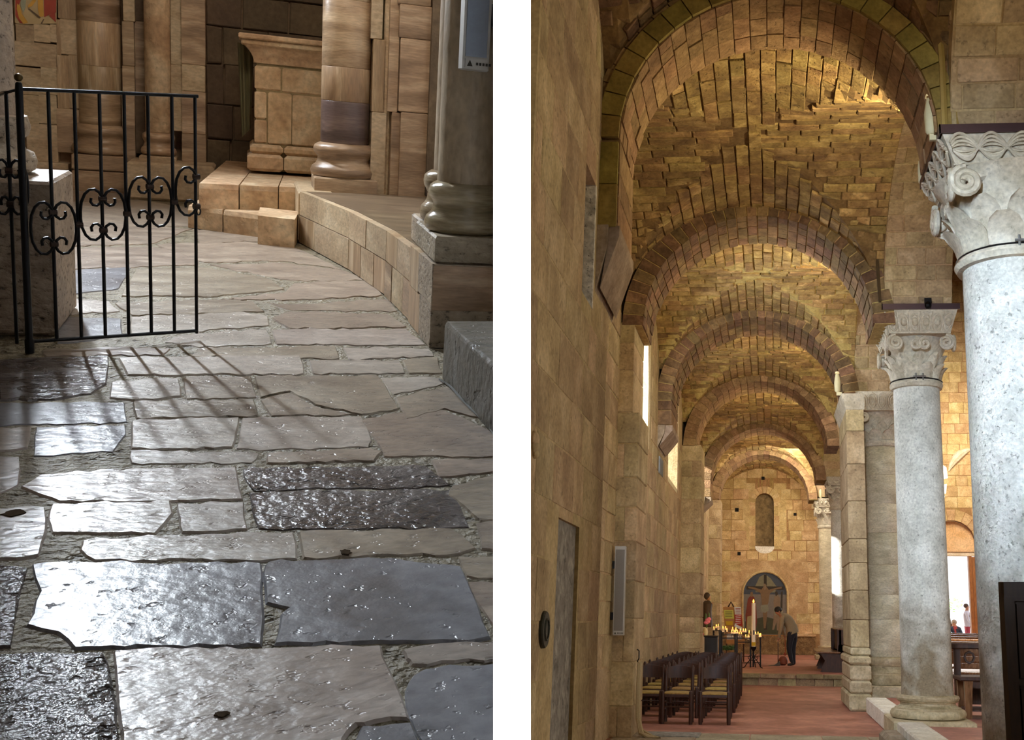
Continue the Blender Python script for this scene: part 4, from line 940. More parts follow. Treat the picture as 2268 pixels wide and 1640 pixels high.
for j in range(8):
    for i in range(3):
        x, y = (-1.9, -1.40, -.85)[i] + R.uniform(-.02, .02), 17.25 + j * 1.08 + R.uniform(-.05, .05)
        lab = 'dark wooden rush-seated chair, %s, %s from the camera' % (names_c[i], names_r[j])
        if proto is None: proto = build_chair(x, y, lab); continue
        o = proto.copy(); col.objects.link(o); o.matrix_world = Matrix.Translation((x, y, 0)) @ Matrix.Rotation(R.uniform(-.05, .05), 4, 'Z'); o['label'] = lab
        for ch in proto.children:
            c = ch.copy(); col.objects.link(c); c.parent = o

# ------------------------------------------------------------------ loudspeakers
def louds(label, x, y, z0, z1, w, frame, mat, bx=-1):
    t = root('column_speaker', label, 'loudspeaker', (x, y, z0), frame)
    part(t, 'cabinet', G().cbox(x - w / 2, x + w / 2, y, y + w * .8, z0, z1, .006), 'alu')
    part(t, 'grille', G().box(x - w / 2 + .012, x + w / 2 - .012, y - .006, y + .004, z0 + .06, z1 - .05), mat)
    part(t, 'name_plate', G().box(x - w / 2 + .012, x + w / 2 - .012, y - .008, y + .002, z0 + .012, z0 + .05), 'alu')
    m = part(t, 'logo', G().prism([(x - w / 2 + .02, y - .009, z0 + .018), (x - w / 2 + .045, y - .009, z0 + .018), (x - w / 2 + .0325, y - .009, z0 + .045)], (0, .002, 0)), 'ink')
    for k in range(5): part(t, 'lettering', G().box(x - w / 2 + .06 + k * w * .12, x - w / 2 + .06 + k * w * .12 + w * .08, y - .009, y - .006, z0 + .024, z0 + .036), 'ink')
    part(t, 'bracket', G().box(*sorted((x + bx * w / 2 + bx * .05, x + bx * w / 2 - bx * .02)), y + w * .5, y + w * .8, z1 - .3, z1 - .2), 'black'); part(t, 'bracket', G().box(*sorted((x + bx * w / 2 + bx * .05, x + bx * w / 2 - bx * .02)), y + w * .5, y + w * .8, z0 + .2, z0 + .3), 'black')
    return t
p0, p1 = P(1357, 1408, 1, 14.8), P(1386, 1210, 1, 14.8)
louds('tall grey column loudspeaker on the rope pier', (p0[0] + p1[0]) / 2, 14.8, p0[2], p1[2], p1[0] - p0[0], RM, 'grille')
# rope
t = root('bell_rope', 'pale looped rope hanging from a hook on the stone pier', 'rope', (-1.8, 15.2, 0))
part(t, 'hook', G().tube([(-1.82, 15.3, 1.14), (-1.79, 15.3, 1.12), (-1.79, 15.3, 1.02), (-1.81, 15.3, .98), (-1.78, 15.3, .95)], .01, 6), 'iron')
for k in range(3): part(t, 'strand', G().tube([(-1.79 + .012 * k, 15.28, .97), (-1.80 + .012 * k, 15.26, .6), (-1.79 + .014 * k, 15.22, .25), (-1.74 + .02 * k, 15.15, .06), (-1.62 + .04 * k, 15.05, .02), (-1.52 + .03 * k, 15.02, .015), (-1.56, 15.1, .03), (-1.7, 15.2, .05 + .02 * k)], .019, 7), 'rope', True)
solo('slate_slab', G().cbox(-1.72, -.95, 15.25, 15.75, .004, .03, .006), 'niche', 'grey slab let into the floor in front of the chairs', 'slab')
# plaque, relief fragment, vent grid
t = root('oval_plaque', 'round dark bronze plaque on the near left wall', 'plaque', (XN, 7.45, 1.5))
c_ = P(1206, 1395, 0, XN + .015)
part(t, 'disc', G().prism([(XN + .03, c_[1] + .125 * math.cos(a), c_[2] + .125 * math.sin(a)) for a in np.linspace(0, 2 * math.pi, 29)[:-1]], (-.05, 0, 0), .2, .008), 'plaque')
part(t, 'relief', G().tube([(XN + .032, c_[1] + .07 * math.cos(a), c_[2] + .07 * math.sin(a)) for a in np.linspace(0, 2 * math.pi, 21)[:-1]], .008, 5, True), 'plaque')
t = root('carved_fragment', 'carved block with slanting folds at the foot of the recess beside the pier', 'stone', (-2.18, 14.2, 0))
part(t, 'block', G().cbox(-2.5, -2.12, 13.5, 14.6, 0, .95, .03), 'wall')
for k in range(6): part(t, 'fold', G().tube([(-2.4 + .02 * k, 13.49, .12 + .12 * k), (-2.25, 13.48, .2 + .12 * k), (-2.12, 13.5, .3 + .12 * k)], .03, 6), 'wall', True)
t = root('vent_grid', 'small slanted vent grille between the bright slit windows', 'grille', (WX, 21.2, 4.4))
for k in range(8): part(t, 'slat', G().tube([(WX + .03, 20.75 + .1 * k, 4.30), (WX + .03, 20.75 + .1 * k, 4.62)], .012, 5), 'steel')
t = root('relief_boss', 'small carved boss at the edge of the near left wall', 'carving', (XN, 7.05, 3.2))
for v_, s in ((975, .06), (988, .055), (1005, .035)):
    q = P(1184, v_, 0, XN + .01); part(t, 'boss', G().ball(q, .03, s * 1.4, s), 'wall', True)

# ------------------------------------------------------------------ candles, racks, notice board, statue
YC = 32.2; ZP = .262
def cz(u, v, y=YC): return P(u, v, 1, y)
def rack(label, u0, u1, vtop, vbot, y, tiers):
    a, b = cz(u0, vtop, y), cz(u1, vtop, y)
    t = root('candle_rack', label, 'rack', ((a[0] + b[0]) / 2, y, ZP), group=None)
    for x in (a[0], b[0]):
        for dy in (0, .35): part(t, 'leg', G().box(x - .018, x + .018, y + dy - .018, y + dy + .018, ZP, a[2] - .02), 'iron')
    for k in range(tiers):
        z = a[2] - .10 * k; yy = y + .12 * (tiers - k)
        part(t, 'tray', G().box(a[0] - .02, b[0] + .02, yy - .05, yy + .05, z - .05, z - .03), 'iron'); part(t, 'rail', G().tube([(a[0], yy - .06, z - .01), (b[0], yy - .06, z - .01)], .008, 5), 'iron')
    for z in (ZP + .12, ZP + .3): part(t, 'stretcher', G().tube([(a[0], y, z), (b[0], y, z)], .012, 5), 'iron')
    return t
rack('tall black candle rack beside the dark chest', 1580, 1594, 1394, 1440, 32.6, 1)
rack('broad black candle rack in front of the notice board', 1598, 1628, 1396, 1440, 32.2, 3)
rack('low black candle rack behind the tall lit candle', 1632, 1662, 1404, 1445, 31.6, 3)
rack('open black candle rack between the tall candle and the mural', 1668, 1684, 1405, 1450, 31.9, 1)
RACKS = [o for o in bpy.data.objects if o.name.startswith('candle_rack') and o.type == 'EMPTY']
FL = [(270, 1053), (305, 1020), (333, 1015), (335, 1047), (402, 1048), (395, 1078), (410, 1078), (440, 1045), (460, 1075), (543, 1058), (530, 1100), (563, 1103), (590, 1065), (583, 1100), (610, 1098), (638, 1132), (655, 1082), (668, 1133), (698, 1082), (730, 1083), (733, 1167), (783, 1107), (770, 1195), (768, 1168), (795, 1165), (877, 1128), (912, 1128), (935, 1152), (950, 1150), (842, 1196)]
cproto = None
for k, (fx, fy) in enumerate(FL):
    q = cz(1540 + fx / 6.56, 1230 + fy / 6.56, YC + (.1 if fy < 1090 else -.1 if fy < 1140 else -.35))
    rk = min(RACKS, key=lambda o: abs(BASE[o.name][0] - q[0]))
    part(rk, 'candle_dish', G().lathe((q[0], q[1]), [(.012, q[2] - .1), (.034, q[2] - .088), (.036, q[2] - .08)], 10), 'iron', True); part(rk, 'prong', G().tube([(q[0], q[1], q[2] - .1), (q[0], q[1], q[2] - .16), (q[0], BASE[rk.name][1] + .15, q[2] - .2)], .006, 5), 'iron')
    if cproto is None:
        t = root('votive_candle', 'small lit votive candle on a black rack', 'candle', q, group='votive candles on the racks')
        part(t, 'wax', G().lathe((q[0], q[1]), [(.022, q[2] - .085), (.028, q[2] - .08), (.028, q[2] - .035), (.01, q[2] - .03)], 10), 'wax', True)
        part(t, 'flame', G().lathe((q[0], q[1]), [(.004, q[2] - .03), (.012, q[2] - .014), (.009, q[2] + .006), (.002, q[2] + .028)], 10), 'flame', True); cproto = t; continue
    o = cproto.copy(); col.objects.link(o); o.matrix_world = Matrix.Translation(q)
    for ch in cproto.children: c = ch.copy(); col.objects.link(c); c.parent = o
for (u, v, y) in ((1606, 1385, 31.7), (1640, 1390, 31.4), (1675, 1392, 31.6)):
    q = cz(u, v, y); d = bpy.data.lights.new('candle_glow', 'POINT'); d.energy = 5; d.color = (1, .55, .2); d.shadow_soft_size = .12; o = bpy.data.objects.new('candle_glow', d); col.objects.link(o); o.location = q
# tall candle
YT = 31.2; b_, tp = cz(1669, 1433, YT), cz(1666, 1336, YT)
t = root('tall_candle', 'tall white lit candle rising above the votive racks', 'candle', b_)
part(t, 'wax', G().lathe((b_[0], YT), [(.052, b_[2]), (.052, tp[2] - .02), (.046, tp[2]), (.01, tp[2] - .005)], 18), 'wax', True)
part(t, 'gold_band', G().lathe((b_[0], YT), [(.056, b_[2] + .02), (.056, b_[2] + .12)], 18), 'paper_gold', True)
part(t, 'emblem', G().box(b_[0] - .01, b_[0] + .025, YT - .056, YT - .05, b_[2] + .32, b_[2] + .44), 'ink')
part(t, 'flame', G().lathe((b_[0], YT), [(.006, tp[2]), (.026, tp[2] + .03), (.02, tp[2] + .06), (.002, tp[2] + .1)], 10), 'flame', True)
t = root('candle_stand', 'scrolled wrought iron stand under the tall candle', 'stand', (b_[0], YT, ZP))
part(t, 'cup', G().lathe((b_[0], YT), [(.03, b_[2] - .12), (.08, b_[2] - .05), (.085, b_[2])], 14), 'iron', True)
part(t, 'stem', G().tube([(b_[0], YT, b_[2] - .1), (b_[0], YT, ZP + .15)], .018, 8), 'iron', True)
for k in range(3):
    a = math.radians(200 + 120 * k); ex = np.array((math.cos(a), math.sin(a), 0))
    c = np.array((b_[0], YT, ZP + .2))
    part(t, 'leg', G().tube([c, c + ex * .1 + (0, 0, .02), c + ex * .2 + (0, 0, -.08), c + ex * .26 + (0, 0, -.17), c + ex * .32 + (0, 0, -.19)], .014, 7), 'iron', True)
    part(t, 'scroll', G().tube(spiral(c + ex * .11 + (0, 0, .09), ex, (0, 0, 1), .08, 1.5), .010, 6), 'iron', True)
# notice board
YB = 35.5
def bq(u, v, k=0): q = cz(u, v, YB - k); return q
t = root('notice_board', 'leaning cork notice board with yellow and red sheets', 'board', (bq(1625, 1428)[0], YB, ZP))
def sheet(name, pts, mat, k): part(t, name, G().prism([bq(u, v, k) for u, v in pts], (0, .01, 0)), mat)
part(t, 'board', G().prism([bq(u, v) for u, v in ((1601, 1345), (1642, 1345), (1650, 1427), (1609, 1427))], (0, .04, 0)), 'cork')
sheet('yellow_sheet', ((1603, 1352), (1624, 1352), (1626, 1371), (1605, 1371)), 'paper_yellow', .02)
for k in range(4): sheet('writing', ((1606, 1355.5 + 3.4 * k), (1622, 1355.5 + 3.4 * k), (1622, 1356.5 + 3.4 * k), (1606, 1356.5 + 3.4 * k)), 'ink', .026)
sheet('gold_sheet', ((1607, 1377), (1623, 1377), (1623, 1386), (1608, 1386)), 'paper_gold', .02)
sheet('white_sheet', ((1609, 1404), (1624, 1404), (1625, 1417), (1610, 1417)), 'paper', .02)
sheet('white_poster', ((1626, 1345), (1641, 1345), (1642, 1362), (1628, 1362)), 'paper', .03)
sheet('red_poster', ((1627, 1362), (1642, 1362), (1644, 1387), (1628, 1385)), 'paper_red', .03)
for k in range(5): sheet('writing', ((1629, 1365 + 4 * k), (1641, 1364 + 4 * k), (1641, 1365.3 + 4 * k), (1629, 1366.3 + 4 * k)), 'paper', .036)
for k in range(4): sheet('writing', ((1629, 1348 + 3.2 * k), (1640, 1348 + 3.2 * k), (1640, 1349.2 + 3.2 * k), (1629, 1349.2 + 3.2 * k)), 'inkred', .036)
sheet('white_leaflet', ((1628, 1382), (1644, 1391), (1643, 1397), (1626, 1388)), 'paper', .04); sheet('white_leaflet', ((1629, 1404), (1643, 1404), (1643, 1417), (1630, 1417)), 'paper', .03)
part(t, 'easel', G().tube([bq(1613, 1345, -.1), bq(1619, 1334, -.1), bq(1625, 1345, -.1)], .03, 6), 'pewwood')
for u in (1609, 1647): part(t, 'easel_leg', G().tube([bq(u, 1425, -.05), (bq(u, 1425)[0], YB + .1, ZP)], .025, 6), 'pewwood')
# chest, statue, flowers, wreath
q0, q1 = cz(1560, 1440, 31.8), cz(1588, 1409, 31.8)
t = root('dark_chest', 'black chest half hidden behind the second wall pier', 'chest', ((q0[0] + q1[0]) / 2, 32, ZP)); part(t, 'body', G().cbox(q0[0], q1[0], 31.8, 32.5, ZP, q1[2] - .04, .01), 'black'); part(t, 'lid', G().cbox(q0[0] - .02, q1[0] + .02, 31.77, 32.53, q1[2] - .04, q1[2], .008), 'black')
YS = 33.0
def sx_(u, v): return cz(u, v, YS)
t = root('painted_statue', 'dark painted statue of a standing figure on a shelf behind the pier', 'statue', sx_(1566, 1385))
part(t, 'robe', G().lathe((sx_(1566, 1370)[0], YS), [(.17, sx_(1566, 1386)[2]), (.16, sx_(1566, 1375)[2]), (.13, sx_(1566, 1355)[2]), (.16, sx_(1566, 1338)[2]), (.07, sx_(1566, 1331)[2])], 16), 'statue', True)
part(t, 'head', G().ball(sx_(1569, 1324), .075, .08, .1), 'statue_skin', True); part(t, 'veil', G().ball(sx_(1566, 1321), .1, .11, .11), 'statue', True)
part(t, 'arm', G().tube([sx_(1569, 1338), sx_(1574, 1342), sx_(1579, 1335)], .03, 8), 'statue_skin', True)
part(t, 'shelf', G().box(sx_(1558, 1388)[0], sx_(1576, 1388)[0], YS - .2, YS + .3, sx_(1566, 1390)[2], sx_(1566, 1386)[2]), 'pewwood')
t = root('flower_bunch', 'pink flowers with green leaves below the painted statue', 'flowers', sx_(1566, 1408))
part(t, 'vase', G().lathe((sx_(1565, 1400)[0], YS - .6), [(.05, sx_(1565, 1409)[2]), (.08, sx_(1565, 1400)[2]), (.05, sx_(1565, 1392)[2])], 12), 'lampwhite', True)
for k, (u, v) in enumerate(((1567, 1374), (1570, 1372), (1564, 1380), (1561, 1405), (1568, 1378))):
    q = cz(u, v, YS - .6); part(t, 'bloom', G().ball(q, .07, .06, .055, 8, 6), 'pink', True); part(t, 'stem', G().tube([q, cz(1565, 1393, YS - .6)], .008, 5), 'leaf')
for u, v in ((1563, 1368), (1570, 1366)): q = cz(u, v, YS - .55); part(t, 'leaf', G().ball(q, .03, .05, .12, 7, 5), 'leaf', True)
solo('flower_trough', G().cbox(cz(1600, 1440, 32.9)[0], cz(1628, 1440, 32.9)[0], 32.65, 33.2, ZP, ZP + .27, .02), 'rubble', 'low planter under the notice board', 'planter')
g = G()
for k in range(120):
    q = cz(R.uniform(1601, 1627), R.uniform(1431, 1440), 32.75 + R.uniform(-.1, .3)); g.ball(q, .035, .03, .02, 5, 4)
solo('trough_leaves', g, 'leaf', 'small green foliage filling the low planter', 'foliage', kind='stuff')

# ------------------------------------------------------------------ benches, pews, wooden screen
def bench_end(x, y0, y1, label, zb, w=.55):
    """seen from its end: seat towards the aisle, tall back on the right"""
    t = root('wooden_bench', label, 'bench', (x, (y0 + y1) / 2, zb))
    kx, kz = 1.38, 1.12
    def bx_(g):
        g.v = [(x + (a - x) * kx, b, zb + (c - zb) * kz) for a, b, c in g.v]; return g
    for y in (y0, y1 - .05):
        part(t, 'end_panel', bx_(G().prism([(x - .05, y, zb), (x + .38, y, zb), (x + .38, y, zb + .62), (x + .30, y, zb + .62), (x + .28, y, zb + .44), (x - .08, y, zb + .44), (x - .02, y, zb + .36), (x + .04, y, zb + .26), (x - .02, y, zb + .1)], (0, .05, 0))), 'pewwood')
        part(t, 'back_post', bx_(G().box(x + .27, x + .4, y, y + .05, zb + .4, zb + .98)), 'pewwood')
    part(t, 'seat', bx_(G().cbox(x - .12, x + .33, y0 - .03, y1 + .03, zb + .42, zb + .46, .01)), 'pewlight'); part(t, 'backrest', bx_(G().box(x + .31, x + .35, y0, y1, zb + .5, zb + .97)), 'pewwood'); part(t, 'top_rail', bx_(G().cbox(x + .28, x + .41, y0 - .02, y1 + .02, zb + .95, zb + .99, .008)), 'pewlight')
    return t
b1 = P(1833, 1488, 2, .262); bench_end(b1[0] - .14, 29.4, 31.6, 'dark wooden bench on the platform beside the squared pier', .262)
bench_end(b1[0] - .10, 31.8, 33.1, 'second dark bench farther back by the white far column', .262)
def pew(x0, x1, y, zb, label, h=.95, slats=2):
    t = root('church_pew', label, 'pew', ((x0 + x1) / 2, y, zb))
    for x in (x0, x1 - .06):
        part(t, 'end_panel', G().prism([(x, y, zb), (x, y + .42, zb), (x, y + .4, zb + .46), (x, y + .1, zb + .5), (x, y + .05, zb + h), (x, y - .03, zb + h)], (.06, 0, 0)), 'pewwood')
    part(t, 'seat', G().cbox(x0, x1, y, y + .42, zb + .43, zb + .47, .01), 'pewlight'); part(t, 'top_rail', G().cbox(x0, x1, y - .05, y + .07, zb + h - .03, zb + h + .02, .01), 'pewlight')
    for k in range(slats): part(t, 'back_slat', G().box(x0, x1, y - .015, y + .02, zb + .55 + k * (h - .55) / slats, zb + .55 + (k + .62) * (h - .55) / slats), 'pewlight')
    return t
nm = ['nearest nave pew with lit slats', 'second nave pew in the doorway light', 'third nave pew in the doorway light', 'fourth nave pew, shining in the light', 'fifth nave pew far in the nave', 'farthest nave pew before the doorway']
for k in range(6): pew(3.35 + .2 * k, 8.2, 20.5 + 2.6 * k, .22, nm[k] + ', seen between the two big columns', .92 + .02 * k, 3)
# prayer stool between the columns
fx = P(2133, 1592, 2, .22)
t = root('prayer_bench', 'brown wooden prayer bench standing between the two nearest columns', 'bench', (2.95, 16.6, .22))
X0, X1, Y0, Y1, zb = 2.82, 4.3, 16.5, 17.1, .22
for x in (X0, X1):
    for y in (Y0, Y1): part(t, 'leg', G().taper(x - .03, x + .05, y - .04, y + .04, zb, x - .04, x + .08, y - .05, y + .05, zb + .52), 'pewlight')
    part(t, 'post', G().box(x - .07, x + .02, Y1 - .04, Y1 + .05, zb + .5, zb + .98), 'pewwood')
part(t, 'seat', G().cbox(X0 - .1, X1 + .1, Y0 - .08, Y1 + .06, zb + .52, zb + .58, .015), 'pewwood'); part(t, 'apron', G().box(X0, X1, Y0 - .02, Y0 + .02, zb + .42, zb + .52), 'pewwood'); part(t, 'top_rail', G().cbox(X0 - .12, X1 + .1, Y1 - .08, Y1 + .09, zb + .95, zb + 1.04, .02), 'pewwood')
part(t, 'shelf', G().box(X0, X1, Y0, Y1, zb + .1, zb + .13), 'pewwood'); part(t, 'kneeler', G().box(X0, X1, Y1 + .1, Y1 + .13, zb + .15, zb + .4), 'pewwood')
for k in range(6): part(t, 'fretwork', G().tube([(X0 + .16 + k * .24 + .07 * math.cos(a), Y1, zb + .83 + .08 * math.sin(a)) for a in np.linspace(0, 2 * math.pi, 9)[:-1]], .02, 5, True), 'pewwood')
# dark panelled screen at the right edge
t = root('wooden_screen', 'dark panelled wooden screen at the right edge in front of the nearest column', 'screen', (2.0, 7.6, 0))
s0 = P(2216, 1290, 1, 7.7); xa = s0[0]; zt = s0[2]
def scr(u, w_, z, o=0): return (xa + u * .93 + o * .36, 7.7 - u * .36 - o * .93 * 1, z)
def sp(u0, u1, z0, z1, o0, o1): return G().hexa([scr(u0, 0, z0, o0), scr(u1, 0, z0, o0), scr(u1, 0, z0, o1), scr(u0, 0, z0, o1), scr(u0, 0, z1, o0), scr(u1, 0, z1, o0), scr(u1, 0, z1, o1), scr(u0, 0, z1, o1)])
part(t, 'back_board', sp(0, 1.0, 0, zt, -.03, 0), 'screenwood'); part(t, 'stile', sp(0, .07, 0, zt, 0, .03), 'screenwood'); part(t, 'top_rail', sp(0, 1.0, zt - .1, zt, 0, .035), 'screenwood')
for k in range(3): part(t, 'panel', sp(.09, .95, .1 + k * .55, .58 + k * .55, 0, .015), 'screenwood'); part(t, 'rail', sp(.07, 1.0, .6 + k * .55, .64 + k * .55, 0, .028), 'screenwood')
part(t, 'foot', sp(-.01, 1.0, 0, .1, 0, .05), 'screenwood')

# ------------------------------------------------------------------ people
def figure(name, label, joints, edges, rootj, mats, pick, base, sub=2):
    """one continuous skinned body; pick(center) gives the material slot of each face"""
    names = list(joints); me = bpy.data.meshes.new(name)
    me.from_pydata([tuple(joints[k][0]) for k in names], [(names.index(a), names.index(b)) for a, b in edges], [])
    o = bpy.data.objects.new(name + '_tmp', me); col.objects.link(o)
    o.modifiers.new('skin', 'SKIN'); s = o.modifiers.new('sub', 'SUBSURF'); s.levels = sub; s.render_levels = sub
    if not me.skin_vertices: 
        import bmesh
        bm = bmesh.new(); bm.from_mesh(me); bm.verts.layers.skin.verify(); bm.to_mesh(me); bm.free()
    for i, k in enumerate(names):
        sv = me.skin_vertices[0].data[i]; r = joints[k][1]; sv.radius = r if hasattr(r, '__len__') else (r, r); sv.use_root = (k == rootj)
    bpy.context.view_layer.update()
    dg = bpy.context.evaluated_depsgraph_get(); new = bpy.data.meshes.new_from_object(o.evaluated_get(dg))
    bpy.data.objects.remove(o)
    b = Vector([float(v) for v in base])
    for m in mats: new.materials.append(M[m])
    for p in new.polygons: p.material_index = pick(p.center); p.use_smooth = True
    for v in new.vertices: v.co -= b
    ob = bpy.data.objects.new(name, new); col.objects.link(ob); ob.location = b
    BASE[ob.name] = tuple(b); FR[ob.name] = RM
    return tag(ob, label, 'person')
YM = 33.3
def mz(zx, zy, dy=0):                                   # a point from the close crop of the man
    return P(1640 + zx / 7.456, 1260 + zy / 7.456, 1, YM + dy)
J = dict(pel=(mz(855, 1050), (.145, .17)), waist=(mz(838, 950), (.16, .175)), chest=(mz(775, 830), (.165, .19)), upper=(mz(715, 770), (.13, .17)), neck=(mz(655, 742), .07), jaw=(mz(632, 728), .085), skull=(mz(612, 705), .105), crown=(mz(602, 680), .06),
         sN=(mz(690, 800, -.19), .085), eN=(mz(672, 960, -.24), .068), wN=(mz(640, 1110, -.2), .05), hN=(mz(628, 1170, -.18), .04),
         sF=(mz(700, 800, .17), .085), eF=(mz(680, 960, .22), .066), wF=(mz(720, 1080, .2), .05), hF=(mz(735, 1130, .18), .04),
         hipN=(mz(830, 1090, -.1), .125), kN=(mz(800, 1310, -.1), .085), aN=(mz(842, 1530, -.1), .06), heelN=(mz(870, 1580, -.1), .05), toeN=(mz(770, 1592, -.1), .042),
         hipF=(mz(885, 1090, .1), .125), kF=(mz(868, 1310, .1), .085), aF=(mz(878, 1520, .1), .06), heelF=(mz(895, 1572, .1), .05), toeF=(mz(812, 1582, .1), .042))
EJ = [('pel', 'waist'), ('waist', 'chest'), ('chest', 'upper'), ('upper', 'neck'), ('neck', 'jaw'), ('jaw', 'skull'), ('skull', 'crown'), ('upper', 'sN'), ('sN', 'eN'), ('eN', 'wN'), ('wN', 'hN'), ('upper', 'sF'), ('sF', 'eF'), ('eF', 'wF'), ('wF', 'hF'), ('pel', 'hipN'), ('hipN', 'kN'), ('kN', 'aN'), ('aN', 'heelN'), ('heelN', 'toeN'), ('pel', 'hipF'), ('hipF', 'kF'), ('kF', 'aF'), ('aF', 'heelF'), ('heelF', 'toeF')]
zw, zh, xsh = mz(0, 1035)[2], mz(0, 1130)[2], mz(668, 0)[0]
zshoe = mz(0, 1545)[2]
def pick_man(c):
    if c.z < zshoe: return 3
    hand = c.x < mz(652, 0)[0] and c.z < mz(0, 1135)[2] or (abs(c.y - YM - .18) < .09 and c.z < mz(0, 1095)[2] and c.x < mz(760, 0)[0])
    if hand: return 0
    if c.x < xsh and c.z > mz(0, 790)[2]: return 0
    if c.z < zw - (c.x - mz(870, 0)[0]) * .3 and c.x > mz(735, 0)[0]: return 2
    return 1
man = figure('person', 'man in beige jacket bending forward to sweep the platform', J, EJ, 'pel', ['skin', 'jacket', 'trouser', 'shoe'], pick_man, mz(850, 1600))
hr = G(); hc = mz(612, 692); hr.ball(hc + np.array((.02, 0, .015)), .118, .115, .105); part(man, 'hair', hr, 'hair', True)
jh = G()
ring = []
for k in range(18):
    a = 2 * math.pi * k / 18; c = mz(850, 1035)
    ring.append((c[0] + .2 * math.cos(a), c[1] + .2 * math.sin(a), c[2] - .09 + .26 * .2 * math.cos(a) * 1.6))
c2 = mz(838, 950); top_ = [(c2[0] + .165 * math.cos(2 * math.pi * k / 18), c2[1] + .18 * math.sin(2 * math.pi * k / 18), c2[2] + .06 * math.cos(2 * math.pi * k / 18)) for k in range(18)]
jh.addv(ring); jh.addv(top_); jh.f = [(k, (k + 1) % 18, 18 + (k + 1) % 18, 18 + k) for k in range(18)]
part(man, 'jacket_hem', jh, 'jacket', True)
cl = G(); q = mz(660, 748); cl.tube([q + np.array((.01, -.1, .02)), q + np.array((-.02, 0, -.05)), q + np.array((.01, .1, .02)), q + np.array((.05, 0, .08))], .03, 7, True); part(man, 'collar', cl, 'jacket', True)
for side, hk in ((-1, 'hN'), (1, 'hF')):
    hp = np.array(J[hk][0])
    for k in range(5):
        o = np.array((-.01, (k - 2) * .016, -.012)) if k < 4 else np.array((.03, 0, .0))
        b0 = hp + o; e = np.array((-.03, 0, -.035)) if k < 4 else np.array((-.035, -.02, -.03))
        part(man, 'finger', G().tube([b0, b0 + e * .9, b0 + e * 1.2 + np.array((.03, 0, -.012)), b0 + e + np.array((.045, 0, .0))], [.011, .01, .009, .007], 6), 'skin', True)
ear = G().ball(mz(640, 712, -.1), .018, .012, .028); part(man, 'ear', ear, 'skin', True)
nose = G().tube([mz(588, 715), mz(580, 728)], [.014, .01], 6); part(man, 'nose', nose, 'skin', True)
# dustpan on a pole and broom
t = root('dustpan', 'long-handled grey dustpan held by the sweeping man', 'dustpan', mz(570, 1600, -.18))
h0, h1 = mz(620, 1160, -.2), mz(622, 1560, -.18)
part(t, 'handle', G().tube([h0, h1], .012, 7), 'iron', True)
d0_ = mz(460, 1598, -.2); d1_ = mz(655, 1600, -.2); zt_ = mz(0, 1540)[2]
part(t, 'pan', G().hexa([(d0_[0], YM - .4, ZP + .005), (d1_[0], YM - .4, ZP + .005), (d1_[0], YM + .0, ZP + .005), (d0_[0], YM, ZP + .005), (d0_[0] + .18, YM - .38, ZP + .02), (d1_[0], YM - .4, ZP + .13), (d1_[0], YM, ZP + .13), (d0_[0] + .18, YM, ZP + .02)]), 'pan')
t = root('broom', 'broom with red-brown round head beside the sweeping man', 'broom', mz(705, 1590, .1))
bc = mz(705, 1510, .12)
part(t, 'head', G().lathe((bc[0], bc[1]), [(.06, ZP + .005), (.13, ZP + .04), (.145, ZP + .13), (.11, ZP + .22), (.05, ZP + .26)], 20), 'brick_red', True)
part(t, 'socket', G().tube([mz(725, 1430, .12), mz(742, 1400, .13)], .04, 8), 'orange', True); part(t, 'handle', G().tube([mz(742, 1410, .13), mz(735, 1120, .18)], .011, 6), 'orange', True)
